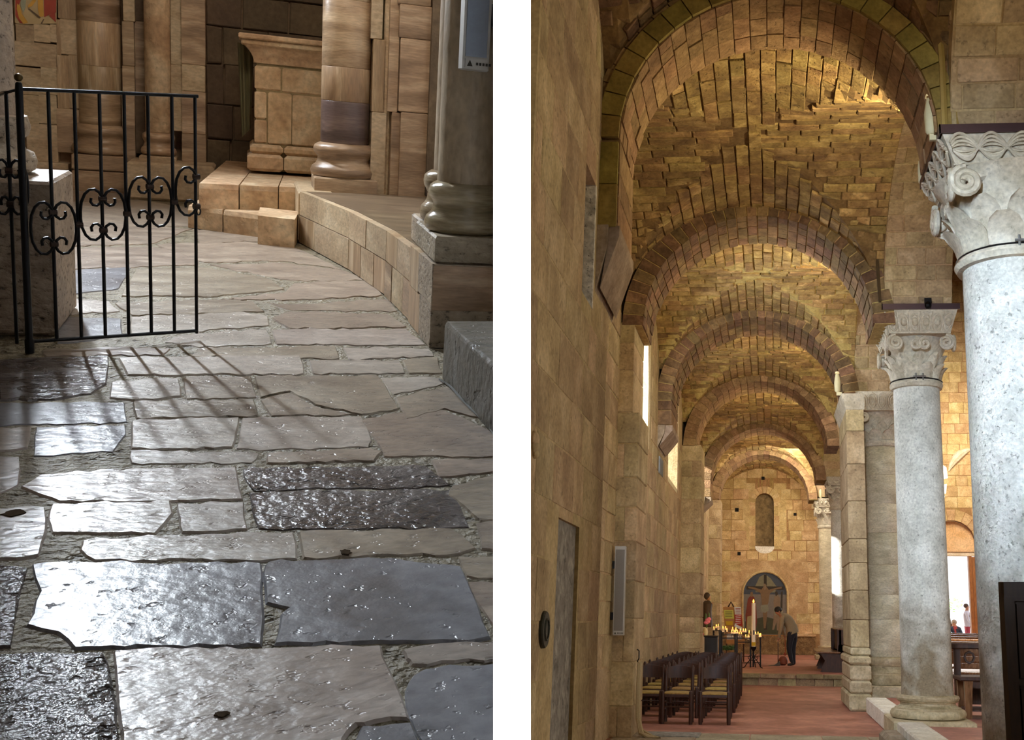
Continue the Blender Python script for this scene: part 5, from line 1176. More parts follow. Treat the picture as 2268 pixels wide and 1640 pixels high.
# people outside the doorway
YO = 47.0; ZO = .42
def oz(u, v, dy=0): return P(u, v, 1, YO + dy)
def stand(label, u, vtop, mats, leanx, facing, hairm, extra=None):
    top = oz(u, vtop)[2]; H = top - ZO; x = oz(u, vtop)[0]; k = H / 1.78
    def p(dx, dy, z): return np.array((x + dx * k, YO + dy * k, ZO + z * k))
    f = facing
    J = dict(pel=(p(0, 0, .95), (.15 * k, .12 * k)), waist=(p(0, 0, 1.12), (.14 * k, .11 * k)), chest=(p(0, 0, 1.32), (.165 * k, .12 * k)), upper=(p(0, 0, 1.44), (.12 * k, .09 * k)), neck=(p(f * .02, 0, 1.53), .055 * k), skull=(p(f * .03, 0, 1.66), .09 * k), crown=(p(f * .02, 0, 1.74), .06 * k),
             s1=(p(-.02, -.17, 1.40), .07 * k), e1=(p(f * .02, -.22, 1.14), .052 * k), w1=(p(f * .16, -.16, 1.02), .038 * k), h1=(p(f * .22, -.12, 1.02), .032 * k), s2=(p(-.02, .17, 1.40), .07 * k), e2=(p(f * .02, .22, 1.14), .052 * k), w2=(p(f * .16, .16, 1.02), .038 * k), h2=(p(f * .22, .1, 1.02), .032 * k),
             t1=(p(0, -.09, .88), .1 * k), k1=(p(f * .02, -.09, .5), .07 * k), a1=(p(0, -.09, .09), .05 * k), o1=(p(f * .14, -.09, .04), .038 * k), t2=(p(0, .09, .88), .1 * k), k2=(p(0, .09, .5), .07 * k), a2=(p(-.02, .09, .09), .05 * k), o2=(p(f * .12, .09, .04), .038 * k))
        
    E_ = [('pel', 'waist'), ('waist', 'chest'), ('chest', 'upper'), ('upper', 'neck'), ('neck', 'skull'), ('skull', 'crown'), ('upper', 's1'), ('s1', 'e1'), ('e1', 'w1'), ('w1', 'h1'), ('upper', 's2'), ('s2', 'e2'), ('e2', 'w2'), ('w2', 'h2'), ('pel', 't1'), ('t1', 'k1'), ('k1', 'a1'), ('a1', 'o1'), ('pel', 't2'), ('t2', 'k2'), ('k2', 'a2'), ('a2', 'o2')]
    def pick(c):
        z = (c.z - ZO) / k
        if z > 1.52: return 0
        if abs(c.x - x) > .13 * k and z < 1.1 and z > .9 and (c.x - x) * f > 0: return 0
        if z < .08: return 3
        return 1 if z > .93 else 2
    o = figure('person', label, J, E_, 'pel', mats, pick, (x, YO, ZO))
    part(o, 'hair', G().ball(p(-f * .012, 0, 1.70), .1 * k, .1 * k, .09 * k), hairm, True)
    part(o, 'nose', G().ball(p(f * .125, 0, 1.645), .02 * k, .014 * k, .02 * k, 7, 5), 'skin', True)
    for sy in (-1, 1):
        part(o, 'ear', G().ball(p(f * .02, sy * .09, 1.65), .018 * k, .01 * k, .028 * k, 7, 5), 'skin', True)
        hp = p(f * .24, sy * .1, 1.02)
        for q in range(4): part(o, 'finger', G().tube([hp + np.array((0, 0, .02 - .014 * q)) * k, hp + np.array((f * .05, -sy * .01, .02 - .014 * q)) * k, hp + np.array((f * .06, -sy * .04, .015 - .014 * q)) * k], .008 * k, 5), 'skin', True)
        part(o, 'finger', G().tube([hp + np.array((0, -sy * .01, .03)) * k, hp + np.array((f * .03, -sy * .04, .045)) * k], .009 * k, 5), 'skin', True)
    return o, p, k
o, p, k = stand('young man in pale shirt and red trousers holding a camera outside the doorway', 2140, 1338, ['skin', 'shirt', 'redtrouser', 'shoe'], 0, 1, 'hairbrown')
t = root('camera_in_hand', 'small black camera held by the young man outside', 'camera', p(.3, 0, 1.0)); part(t, 'body', G().cbox(*[c for a in zip(p(.24, -.07, .98), p(.32, .07, 1.07)) for c in a], .01), 'black'); q = p(.32, 0, 1.025); part(t, 'lens', G().tube([q, q + np.array((.07, 0, 0))], .035, 10), 'black', True)
t = root('shoulder_bag', 'shoulder bag strap worn by the young man outside', 'bag', p(-.02, 0, 1.2)); part(t, 'strap', G().tube([p(-.05, -.14, 1.43), p(.1, -.13, 1.3), p(.14, 0, 1.15), p(.06, .14, 1.0)], .015, 6), 'leather', True)
o, p, k = stand('visitor in olive coat half hidden by the column outside the doorway', 2098, 1352, ['skin', 'olive', 'trouser', 'shoe'], 0, -1, 'hairbrown')
t = root('leather_bag', 'brown leather bag carried by the visitor in olive', 'bag', p(.1, -.3, 1.0)); part(t, 'pouch', G().cbox(*[c for a in zip(p(-.12, -.36, .95), p(.16, -.26, 1.2)) for c in a], .02), 'leather'); part(t, 'strap', G().tube([p(-.1, -.3, 1.2), p(-.05, -.2, 1.42), p(.12, -.3, 1.2)], .012, 5), 'leather')
# seated woman
YO = 46.0
q = oz(2114, 1374); zt_ = q[2]; x = q[0]; z0_ = zt_ - 1.28
def p(dx, dy, z): return np.array((x + dx, YO + dy, z0_ + z))
J2 = dict(pel=(p(0.05, 0, .5), (.17, .15)), waist=(p(.05, 0, .66), (.17, .14)), chest=(p(.03, 0, .85), (.18, .14)), upper=(p(0, 0, .97), (.13, .1)), neck=(p(-.01, 0, 1.05), .06), skull=(p(-.03, 0, 1.16), .095), crown=(p(-.02, 0, 1.23), .06),
          s1=(p(.18, -.05, .93), .08), e1=(p(.27, -.1, .68), .06), w1=(p(.12, -.28, .6), .042), h1=(p(.05, -.32, .6), .035), s2=(p(-.18, -.02, .93), .08), e2=(p(-.24, -.1, .68), .06), w2=(p(-.1, -.28, .6), .042), h2=(p(-.04, -.32, .6), .035),
          t1=(p(.14, -.2, .48), .1), k1=(p(.14, -.45, .48), .08), a1=(p(.14, -.45, .08), .05), o1=(p(.14, -.6, .04), .038), t2=(p(-.06, -.2, .48), .1), k2=(p(-.06, -.45, .48), .08), a2=(p(-.06, -.45, .08), .05), o2=(p(-.06, -.6, .04), .038))
E2 = [('pel', 'waist'), ('waist', 'chest'), ('chest', 'upper'), ('upper', 'neck'), ('neck', 'skull'), ('skull', 'crown'), ('upper', 's1'), ('s1', 'e1'), ('e1', 'w1'), ('w1', 'h1'), ('upper', 's2'), ('s2', 'e2'), ('e2', 'w2'), ('w2', 'h2'), ('pel', 't1'), ('t1', 'k1'), ('k1', 'a1'), ('a1', 'o1'), ('pel', 't2'), ('t2', 'k2'), ('k2', 'a2'), ('a2', 'o2')]
def pickw(c):
    z = c.z - z0_
    if z > 1.03 or (c.y < YO - .24 and .53 < z < .66): return 0
    if z < .07: return 3
    if c.y < YO - .2 or z < .45: return 2
    return 4 if abs(c.x - x) < .05 and c.y < YO - .06 else 1
wo = figure('person', 'grey-haired woman in dark blue jacket sitting outside the doorway', J2, E2, 'pel', ['skin', 'bluecoat', 'trouser', 'shoe', 'redcloth'], pickw, p(0, 0, 0))
part(wo, 'hair', G().ball(p(-.015, .025, 1.19), .115, .11, .11), 'hairgrey', True); part(wo, 'nose', G().ball(p(-.04, -.1, 1.14), .014, .02, .02, 7, 5), 'skin', True)
for sx in (-1, 1):
    part(wo, 'eye', G().ball(p(-.03 + sx * .035, -.085, 1.165), .012, .01, .008, 6, 5), 'ink', True)
    for q in range(5): part(wo, 'finger', G().tube([p(sx * .045 - .0, -.33, .62 - .014 * q), p(sx * .02, -.37, .61 - .014 * q), p(-sx * .01, -.36, .60 - .014 * q)], .008, 5), 'skin', True)
solo('outdoor_bench', G().cbox(p(-.5, 0, 0)[0], p(.6, 0, 0)[0], YO - .25, YO + .35, ZO, p(0, 0, .42)[2], .03), 'kerb', 'pale stone bench under the seated woman outside', 'bench')
# a young tree in the courtyard
t = root('courtyard_tree', 'sunlit green sapling seen through the bright doorway', 'tree', (oz(2100, 1375, 8)[0], 55, ZO))
c = P(2103, 1335, 1, 55.0)
part(t, 'trunk', G().tube([(c[0] - .6, 55, ZO), (c[0] - .5, 55, 1.6), (c[0] - .2, 55, c[2])], .05, 7), 'pewwood', True)
g = G()
for k in range(110):
    q = c + np.array((R.gauss(-.5, .55), R.gauss(0, .3), R.gauss(-.15, .16))); g.ball(q, .07, .05, .03, 5, 4)
part(t, 'leaves', g, 'tree', kind='stuff')

# ================================================================== AMBULATORY (left)
Q = random.Random(21)
# shell: vault, outer walls
zc = 6.6
pg = [(-4.2, -2.2, zc), (edge_x(-2.2, zc), -2.2, zc), (edge_x(12.3, zc), 12.3, zc), (-4.2, 12.3, zc)]
structure('ceiling', G().prism(pg, (0, 0, .2)), 'shell', LM)
structure('wall_left', G().box(-4.4, -4.2, -2.2, 12.3, -.3, 6.8), 'shell', LM)
structure('wall_back', G().prism([(-4.3, -2.2, -.3), (edge_x(-2.2, -.3), -2.2, -.3), (edge_x(-2.2, zc), -2.2, zc), (-4.3, -2.2, zc)], (0, -.2, 0)), 'shell', LM)
# paving
fl = root('floor', None, None, (0, 5, 0), LM, kind='structure')
zj = -.0045
part(fl, 'joint_bed', G().prism([(-4.2, .9, zj), (edge_x(.9, zj), .9, zj), (edge_x(12.2, zj), 12.2, zj), (-4.2, 12.2, zj)], (0, 0, -.1)), 'slab_joint')
SL = [
 ('dark', (-40, 1450, 120, 1447, 228, 1445, 240, 1480, 252, 1530, 258, 1600, 262, 1660, -40, 1660)),
 ('pale', (250, 1442, 400, 1437, 700, 1432, 843, 1431, 862, 1480, 890, 1545, 908, 1592, 830, 1597, 790, 1602, 760, 1640, 755, 1660, 268, 1660, 262, 1600, 256, 1520)),
 ('grey', (800, 1605, 912, 1598, 938, 1660, 770, 1660)),
 ('pale', (888, 1442, 940, 1430, 1000, 1424, 1110, 1420, 1110, 1460, 910, 1472, 897, 1458)),
 ('grey', (905, 1505, 930, 1485, 960, 1477, 1110, 1464, 1110, 1660, 948, 1660, 905, 1590, 893, 1530)),
 ('grey', (70, 1250, 240, 1245, 420, 1248, 580, 1248, 583, 1340, 580, 1430, 165, 1437, 125, 1402, 55, 1385, 90, 1310)),
 ('grey', (592, 1245, 870, 1238, 1020, 1256, 1060, 1340, 1088, 1412, 1040, 1422, 605, 1428, 622, 1360, 640, 1345, 588, 1335, 584, 1270)),
 ('warm', (1013, 1232, 1110, 1230, 1110, 1285, 1032, 1277)), ('warm', (1036, 1287, 1110, 1292, 1110, 1390, 1100, 1400, 1068, 1350)),
 ('pale', (180, 1197, 300, 1190, 480, 1184, 652, 1180, 660, 1238, 420, 1241, 205, 1241, 175, 1217)),
 ('warm', (660, 1178, 1000, 1172, 1058, 1213, 1020, 1226, 670, 1236)), ('warm', (1056, 1160, 1110, 1155, 1110, 1222, 1068, 1217)),
 ('pale', (-40, 1008, 42, 1010, 46, 1040, 40, 1075, -40, 1112)), ('pale', (-40, 1127, 98, 1124, 104, 1180, 85, 1230, -40, 1242)), ('dark', (-40, 1255, 60, 1258, 42, 1330, 22, 1432, -40, 1436)),
 ('pale', (115, 1116, 378, 1111, 386, 1140, 345, 1181, 112, 1181, 104, 1150)), ('pale', (392, 1115, 540, 1112, 549, 1172, 402, 1180, 396, 1150)),
 ('dark', (536, 1038, 720, 1034, 945, 1031, 1000, 1073, 870, 1081, 700, 1080, 560, 1086, 542, 1065)), ('dark', (550, 1091, 720, 1086, 1003, 1084, 1020, 1120, 1042, 1168, 760, 1172, 572, 1170, 556, 1130)),
 ('warm', (952, 1019, 1110, 1015, 1110, 1042, 972, 1057)), ('warm', (1003, 1076, 1110, 1049, 1110, 1150, 1062, 1155, 990, 1097)),
 ('pale', (42, 1077, 90, 1051, 250, 1040, 525, 1035, 540, 1106, 350, 1110, 130, 1110)),
 ('pale', (291, 932, 400, 928, 530, 925, 525, 960, 515, 992, 290, 994)), ('pale', (536, 925, 800, 922, 815, 950, 826, 976, 818, 990, 600, 996, 521, 993, 530, 960)),
 ('pale', (287, 998, 560, 1001, 578, 1006, 560, 1024, 288, 1025)), ('warm', (592, 1005, 820, 994, 850, 1001, 830, 1021, 590, 1026)),
 ('warm', (797, 932, 860, 917, 980, 907, 1110, 962, 1110, 1010, 850, 1012, 834, 976)), ('grey', (80, 946, 278, 941, 282, 963, 250, 1000, 72, 1010)), ('pale', (-40, 950, 70, 946, 60, 992, -40, 1000)),
 ('grey', (-40, 893, 278, 891, 284, 934, 86, 940, -40, 943)), ('warm', (293, 890, 430, 888, 562, 886, 572, 922, 420, 925, 300, 927)), ('warm', (575, 886, 640, 870, 700, 900, 795, 918, 600, 921)),
 ('warm', (563, 834, 838, 833, 868, 880, 884, 906, 800, 917, 700, 897, 640, 867, 576, 880)), ('pale', (842, 836, 975, 836, 986, 849, 872, 874)), ('warm', (874, 881, 990, 856, 1022, 882, 1062, 926, 985, 904, 900, 929, 890, 905)),
 ('warm', (407, 837, 555, 834, 570, 880, 412, 884)), ('pale', (247, 847, 395, 839, 402, 878, 300, 887, 241, 881)),
 ('pale', (261, 794, 460, 790, 665, 788, 675, 828, 470, 829, 282, 830)), ('pale', (684, 798, 884, 798, 899, 826, 692, 828)), ('warm', (891, 798, 968, 791, 980, 827, 906, 828)),
 ('dark', (120, 792, 240, 788, 236, 850, 200, 872, 120, 884, -40, 887, -40, 800)),
 ('warm', (440, 772, 540, 771, 745, 766, 754, 794, 570, 789, 420, 788)), ('pale', (758, 769, 950, 773, 964, 789, 772, 796)), ('warm', (90, 776, 250, 770, 380, 772, 360, 786, 250, 786, 100, 790)),
 ('pale', (601, 731, 900, 729, 944, 764, 612, 762)), ('pale', (402, 741, 590, 729, 604, 761, 442, 768, 362, 757)), ('grey', (150, 702, 268, 707, 272, 745, 128, 760, 126, 716)),
 ('warm', (601, 706, 640, 691, 860, 696, 903, 724, 642, 727)), ('pale', (290, 702, 540, 692, 594, 701, 598, 720, 432, 734, 290, 741)),
 ('warm', (486, 662, 632, 646, 652, 627, 828, 621, 848, 654, 640, 664)), ('warm', (252, 672, 470, 664, 560, 667, 588, 690, 292, 698)), ('pale', (128, 662, 240, 667, 268, 690, 128, 695)), ('warm', (592, 671, 640, 675, 862, 662, 882, 689, 650, 687)),
 ('grey', (126, 602, 290, 592, 262, 640, 126, 655)), ('warm', (302, 596, 450, 592, 598, 617, 632, 640, 480, 656, 268, 656)), ('warm', (462, 587, 620, 582, 768, 601, 818, 618, 652, 622, 592, 611)),
 ('warm', (126, 552, 330, 547, 440, 561, 440, 586, 126, 596)), ('warm', (344, 542, 540, 537, 648, 547, 757, 595, 620, 577, 452, 581)), ('warm', (100, 512, 260, 502, 428, 507, 332, 540, 110, 546)), ('warm', (434, 510, 560, 522, 640, 537, 540, 533, 442, 541)), ('warm', (100, 452, 300, 442, 420, 462, 428, 500, 110, 507)), ('warm', (134, 420, 290, 420, 420, 440, 300, 440, 110, 448))]
def rough_poly(pts, rng, amp, step):
    out = []
    n = len(pts)
    for i in range(n):
        a, b = np.array(pts[i]), np.array(pts[(i + 1) % n]); d = b - a; L_ = np.linalg.norm(d); m = max(2, int(L_ / step)); nr_ = np.array((-d[1], d[0])) / (L_ + 1e-9)
        for j in range(m):
            s = j / m; w_ = amp * (0.35 if j == 0 else 1)
            if j == 0: p_ = a + (np.array(pts[i - 1]) - a) / (np.linalg.norm(np.array(pts[i - 1]) - a) + 1e-9) * 4 * .3 + d / (L_ + 1e-9) * 4 * .3
            else: p_ = a + d * s
            out.append(p_ + nr_ * rng.uniform(-w_, w_))
    return out
for kind, c in SL:
    pts = [(c[i], c[i + 1]) for i in range(0, len(c), 2)]
    my = sum(p[1] for p in pts) / len(pts); k = (my - 150) / 1300
    pc_ = (sum(p[0] for p in pts) / len(pts), sum(p[1] for p in pts) / len(pts)); ex2 = 1.0 + 2.2 * k
    pts = [(p[0] + ex2 * (1 if p[0] > pc_[0] else -1), p[1] + ex2 * .55 * (1 if p[1] > pc_[1] else -1)) for p in pts]
    rp = rough_poly(pts, Q, 3.6 * k + .6, 24 * k + 6)
    z = Q.uniform(-.0015, .0025); tx, ty = Q.uniform(-.003, .003), Q.uniform(-.003, .003)
    w3 = [LF(u, v, 0) for u, v in rp]; cc = sum(w3) / len(w3)
    w3 = [np.array((p[0], p[1], z + tx * (p[0] - cc[0]) + ty * (p[1] - cc[1]))) for p in w3]
    part(fl, 'slab', G().prism(list(reversed(w3)), (0, 0, -.03), .3, .008), 'slab_' + kind)
yy_0 = 1.0                                            # the paving goes on to the left, outside the picture
while yy_0 < 4.7:
    hh = Q.uniform(.2, .34); xx_0 = -2.3
    while xx_0 < .2:
        ll = Q.uniform(.25, .5); q_ = ML.T @ np.array((xx_0 + ll + .03, yy_0 + hh / 2, -EYE))
        if CX + F * q_[0] / q_[1] < -44:
            part(fl, 'slab', G().prism([(xx_0, yy_0, Q.uniform(-.001, .002)), (xx_0 + ll - .015, yy_0 + .005, .001), (xx_0 + ll - .012, yy_0 + hh - .015, .001), (xx_0 + .005, yy_0 + hh - .012, .001)], (0, 0, -.03), .3, .008), 'slab_' + Q.choice(['pale', 'warm', 'grey']))
        xx_0 += ll
    yy_0 += hh
for (u, v, ru, rv) in ((30, 1135, 26, 8), (765, 1222, 16, 6), (492, 1580, 20, 7)):
    p_ = LF(u, v, .006); q_ = LF(u + ru, v, .006); r_ = LF(u, v + rv, .006)
    part(fl, 'pit', G().prism([(p_[0] + (q_[0] - p_[0]) * math.cos(a) * Q.uniform(.6, 1.15), p_[1] + abs(r_[1] - p_[1]) * math.sin(a) * Q.uniform(.6, 1.15), .0052) for a in np.linspace(0, 2 * math.pi, 17)[:-1]], (0, 0, -.002)), 'pitdark')
# cobbly fill between the big slabs
for k in range(150):
    u, v = Q.uniform(-20, 1080), Q.uniform(520, 1640); s = (v - 150) / 1300 * Q.uniform(5, 15)
    p_ = LF(u, v, 0); r_ = s / 1100 * .9
    ring = [(p_[0] + r_ * Q.uniform(.7, 1.5) * math.cos(a), p_[1] + r_ * Q.uniform(.6, 1.1) * math.sin(a), -.008) for a in np.linspace(0, 2 * math.pi, 8)[:-1]]
    part(fl, 'fill_stone', G().prism(ring, (0, 0, -.02), .3, .005), 'slab_grey' if Q.random() < .4 else 'slab_warm')

# ------------------------------------------------------------------ iron gate
hx, hy, _ = LF(66, 782); ex_, ey_, _ = LF(434, 752)
gd = np.array((ex_ - hx, ey_ - hy, 0)); WG = np.linalg.norm(gd); gd /= WG; gn = np.array((-gd[1], gd[0], 0))
def gp(s, z, o=0): return np.array((hx, hy, 0)) + gd * s + gn * o + np.array((0, 0, z))
def gs(u):                                             # distance along the gate that shows at column u (row 600)
    lo, hi = -.2, 1.0
    for _ in range(40):
        m = (lo + hi) / 2; q = ML.T @ (gp(m, .45) - np.array((0, 0, EYE))); 
        if CX + F * q[0] / q[1] < u: lo = m
        else: hi = m
    return m
def gz(s, v): x, y, _ = gp(s, 0); return LZ(x, y, v)
gt = root('iron_gate', 'black wrought iron gate leaf with scroll ornament and seven bars', 'gate', (hx, hy, 0), LM)
sb = [gs(u) for u in (118, 174, 228, 281, 332, 384, 434)]
zt0, zt1 = gz(0, 197), gz(sb[-1], 213); zb0, zb1 = gz(0, 757), gz(sb[-1], 733)
def ztop(s): return zt0 + (zt1 - zt0) * s / sb[-1]
def zbot(s): return zb0 + (zb1 - zb0) * s / sb[-1]
po = part(gt, 'post', G().lathe((hx, hy), [(.017, 0), (.017, .05), (.0135, .06), (.0135, zt0 + .0), (.012, zt0 + .02), (.008, zt0 + .025)], 14), 'iron', 50)
part(po, 'ball', G().ball(gp(0, zt0 + .042), .0155), 'brass', True)
part(gt, 'top_rail', G().tube([gp(0, ztop(0)), gp(sb[-1] + .012, ztop(sb[-1]))], .0075, 8), 'iron', True)
part(gt, 'bottom_rail', G().tube([gp(0, zbot(0)), gp(sb[-1], zbot(sb[-1]))], .0075, 8), 'iron', True)
for s in sb: part(gt, 'bar', G().tube([gp(s, zbot(s) - (.012 if s == sb[-1] else 0)), gp(s, ztop(s))], .0068, 8), 'iron', True)
CS = [(-.52, .66), (-.55, .5), (-.45, .38), (-.28, .36), (-.12, .46), (-.05, .6), (-.06, .72), (-.16, .88), (-.36, 1.0), (-.6, .97), (-.8, .8), (-.95, .5), (-1.0, .15), (-1.0, -.15), (-.95, -.5), (-.8, -.8), (-.6, -.97), (-.36, -1.0), (-.16, -.88), (-.06, -.72), (-.05, -.6), (-.12, -.46), (-.28, -.36), (-.45, -.38), (-.55, -.5), (-.52, -.66)]
for idx, v in ((0, 505), (2, 475), (4, 447), (6, 424)):
    s0 = sb[idx]; zc_ = gz(s0, v); hw = (sb[idx] - (sb[idx - 1] if idx else .012)) * .93; hz = .102
    for sgn in ((1, -1) if idx < 6 else (1,)):
        part(gt, 'scroll', G().tube([gp(s0 + sgn * a * hw, zc_ + b * hz, -.012) for a, b in CS], .0058, 7), 'iron', True)
    for zz in (-.62, .62):
        if idx < 6 or True: part(gt, 'collar', G().tube([gp(s0 - .013, zc_ + zz * hz, -.008), gp(s0 + .013, zc_ + zz * hz, -.008)], .0125, 8), 'ironcollar')
for idx, v in ((1, 497), (3, 473), (5, 447)): part(gt, 'collar', G().tube([gp(sb[idx] - .013, gz(sb[idx], v), -.01), gp(sb[idx] + .013, gz(sb[idx], v), -.01)], .012, 8), 'ironcollar')
part(gt, 'latch_ring', G().tube([gp(sb[-1] + .012 + .008 * math.cos(a), gz(sb[-1], 469) + .014 * math.sin(a)) for a in np.linspace(0, 2 * math.pi, 13)[:-1]], .0035, 5, True), 'iron', True)
# second leaf, swung towards the camera at the left edge
g2 = root('iron_gate', 'second black gate leaf cut by the left edge of the picture', 'gate', (hx - .05, hy - .02, 0), LM)
q0 = LF(38, 772); q1 = LF(2, 886)
def lz2(q, v): return LZ(q[0], q[1], v)
part(g2, 'bar', G().tube([(q0[0], q0[1], .02), (q0[0], q0[1], 1.0)], .0068, 8), 'iron', True); part(g2, 'bar', G().tube([(q1[0] - .01, q1[1], .0), (q1[0] - .01, q1[1], .99)], .009, 8), 'iron', True)
part(g2, 'top_rail', G().tube([(hx, hy, 1.02), (q0[0] - .01, q0[1], 1.0), (q1[0] - .02, q1[1], .985)], .0075, 8), 'iron', True)
dv = np.array(q1) - np.array((hx, hy, 0)); dv /= np.linalg.norm(dv)
for zc_ in (lz2(q0, 415),):
    for sgn in (1, -1): part(g2, 'scroll', G().tube([np.array((q0[0], q0[1], zc_)) + np.array((1, .3, 0)) / 1.05 * sgn * a * .06 + np.array((0, 0, b * .105)) for a, b in CS], .0058, 7), 'iron', True)
    for zz in (-.065, .065): part(g2, 'collar', G().tube([(q0[0] - .012, q0[1] - .008, zc_ + zz), (q0[0] + .012, q0[1] - .008, zc_ + zz)], .0125, 8), 'ironcollar')

# ------------------------------------------------------------------ dark column on the left
t = root('stone_column', 'dark shaded column with square plinth behind the gate post', 'column', (-1.15, 5.6, 0), LM)
bx, by, _ = LF(124, 745); zpl = LZ(bx, by, 404)
part(t, 'plinth', G().cbox(-1.75, bx, by, by + .62, 0, zpl, .012), 'trav')
rs = .30; cxp = LPt(36, 230, 1, by + .31)[0] - rs; cyp = by + .31
part(t, 'base', G().lathe((cxp, cyp), [(rs * 1.1, zpl), (rs * 1.2, zpl + .02), (rs * 1.23, zpl + .055), (rs * 1.19, zpl + .09), (rs * 1.1, zpl + .10), (rs * 1.06, zpl + .125), (rs * 1.07, zpl + .15), (rs * 1.13, zpl + .165), (rs * 1.16, zpl + .2), (rs * 1.12, zpl + .245), (rs * 1.02, zpl + .25)], 48), 'trav', 60)
part(t, 'shaft', G().lathe((cxp, cyp), [(rs, zpl + .25), (rs * .98, zpl + 1.2), (rs * .96, 3.2)], 48), 'trav', 60)

# ------------------------------------------------------------------ stone bench and its blocks
bn = root('stone_bench', 'curved banded stone bench under the columns on the right', 'bench', (1.2, 7, 0), LM)
BP = [LF(*p)[:2] for p in ((905, 712), (850, 655), (770, 597), (660, 537))]
BP = [np.array(LF(953, 771)[:2])] + [np.array(b) for b in BP]
bh = .375
core = [(b[0] + .04, b[1] + .02, bh - .012) for b in BP[1:]] + [(.62, 9.6, bh - .012), (2.4, 9.6, bh - .012), (2.4, BP[1][1] + .02, bh - .012)]
part(bn, 'core', G().prism(core, (0, 0, -bh + .012)), 'l_mortar')
def block_run(a, b, n, z0, z1, mats, th=.16):
    d = (b - a); L_ = np.linalg.norm(d); d = d / L_; nn = np.array((-d[1], d[0]))
    if nn[0] < 0: nn = -nn
    cuts = [0] + sorted(Q.uniform(.15, .85) if n == 2 else (k + Q.uniform(-.2, .2)) / n for k in range(1, n)) + [1]
    for s, e in zip(cuts, cuts[1:]):
        p0, p1 = a + d * L_ * s + d * .003, a + d * L_ * e - d * .003; o = nn * Q.uniform(0, .008)
        q = [(*(p0 + o), z0 + .003), (*(p1 + o), z0 + .003), (*(p1 + nn * th), z0 + .003), (*(p0 + nn * th), z0 + .003), (*(p0 + o), z1 - .003), (*(p1 + o), z1 - .003), (*(p1 + nn * th), z1 - .003), (*(p0 + nn * th), z1 - .003)]
        part(bn, 'block', G().hexa(q), Q.choice(mats))
for i in range(1, 4):
    block_run(BP[i], BP[i + 1], 3, 0, .2, ['l_onyxv', 'l_wall', 'l_onyx']); block_run(BP[i], BP[i + 1], 2, .2, bh, ['l_onyxv', 'l_wall'])
# top slabs
for k, (f0, f1) in enumerate(((1, 2), (2, 3), (3, 4))):
    a, b = BP[f0], BP[f1]; part(bn, 'top_slab', G().prism([(a[0] + .05, a[1], bh), (b[0] + .05, b[1], bh), (2.3, b[1] + .15 * k, bh), (2.3, a[1] + .02, bh)][::-1], (0, 0, -.05), .2, .005), 'benchtop')
e_ = BP[4]
part(bn, 'end_block', G().cbox(e_[0] + .0, e_[0] + .25, e_[1] + .0, e_[1] + .9, 0, bh, .02), 'l_wall')
# near pedestal block
b0 = BP[0]; hb = .392
pd = root('pedestal_block', 'large stone pedestal carrying the polished column on the right', 'pedestal', (1.3, 5.3, 0), LM)
xr = 2.3
part(pd, 'front_stone', G().cbox(b0[0], xr, b0[1] + .002, b0[1] + .22, .17, hb, .008), 'l_onyx'); part(pd, 'front_stone', G().cbox(b0[0] + .002, xr, b0[1] + .004, b0[1] + .22, 0, .168, .008), 'l_onyx')
d = BP[1] - b0; d /= np.linalg.norm(d)
def sideblk(s0, s1, z0, z1, mat):
    a = b0 + d * s0; b = b0 + d * s1
    part(pd, 'side_stone', G().hexa([(a[0] - .004, a[1], z0), (a[0] + .3, a[1], z0), (b[0] + .3, b[1], z0), (b[0] - .004, b[1], z0), (a[0] - .004, a[1], z1), (a[0] + .3, a[1], z1), (b[0] + .3, b[1], z1), (b[0] - .004, b[1], z1)]), mat)
L1 = np.linalg.norm(BP[1] - b0)
for s0, s1, z0, z1, m in ((.004, .3, .0, .2, 'trav'), (.304, L1, .0, .19, 'l_onyxv'), (.004, .36, .204, hb, 'trav'), (.364, L1, .194, hb, 'l_onyxv')): sideblk(s0, s1, z0, z1, m)
part(pd, 'core', G().box(b0[0] + .2, xr, b0[1] + .2, BP[1][1] + .05, 0, hb - .004), 'l_onyx')

# ------------------------------------------------------------------ polished column on the right
pc = root('stone_column', 'polished column with double moulded base and plinth at right of the ambulatory', 'column', (1.1, 5.5, .39), LM)
q0 = LPt(962, 584, 2, hb); x0p, y0p = q0[0], q0[1]; zp1 = LZ(x0p, y0p, 524)
part(pc, 'plinth', G().cbox(x0p, x0p + .62, y0p, y0p + .62, hb, zp1, .01), 'trav')
rc = .135; cxr = LPt(972, 330, 1, y0p + .24)[0] + rc; cyr = y0p + .24
ztb = LZ(cxr, cyr, 404)
def dbl(r, z0, z1):
    h = z1 - z0
    return [(r * 1.22, z0), (r * 1.36, z0 + .06 * h), (r * 1.4, z0 + .18 * h), (r * 1.33, z0 + .3 * h), (r * 1.2, z0 + .36 * h), (r * 1.12, z0 + .46 * h), (r * 1.1, z0 + .56 * h), (r * 1.16, z0 + .62 * h), (r * 1.26, z0 + .7 * h), (r * 1.29, z0 + .8 * h), (r * 1.24, z0 + .91 * h), (r * 1.1, z0 + .97 * h), (r, z1)]
M['polish'] = stone_mat('polished_travertine', '#8d7a62', '#c3b29a', '#a5937b', scale=5, rough=.18, bump=.12, var=.03, stretch=(.6, .6, 4))
M['shaftpale'] = stone_mat('pale_shaft', '#9c8b70', '#cfc2a8', '#b9aa8e', scale=2.4, rough=.4, bump=.15, var=.03, stretch=(1, 1, .6))
part(pc, 'base', G().lathe((cxr, cyr), dbl(rc, zp1, ztb), 56), 'polish', 60)
part(pc, 'shaft', G().lathe((cxr, cyr), [(rc, ztb), (rc * .99, ztb + .5), (rc * .97, 3.0)], 56), 'shaftpale', 60)
rc2 = .11; cy2 = cyr + .42; cx2 = LPt(963, 330, 1, cy2)[0] + rc2
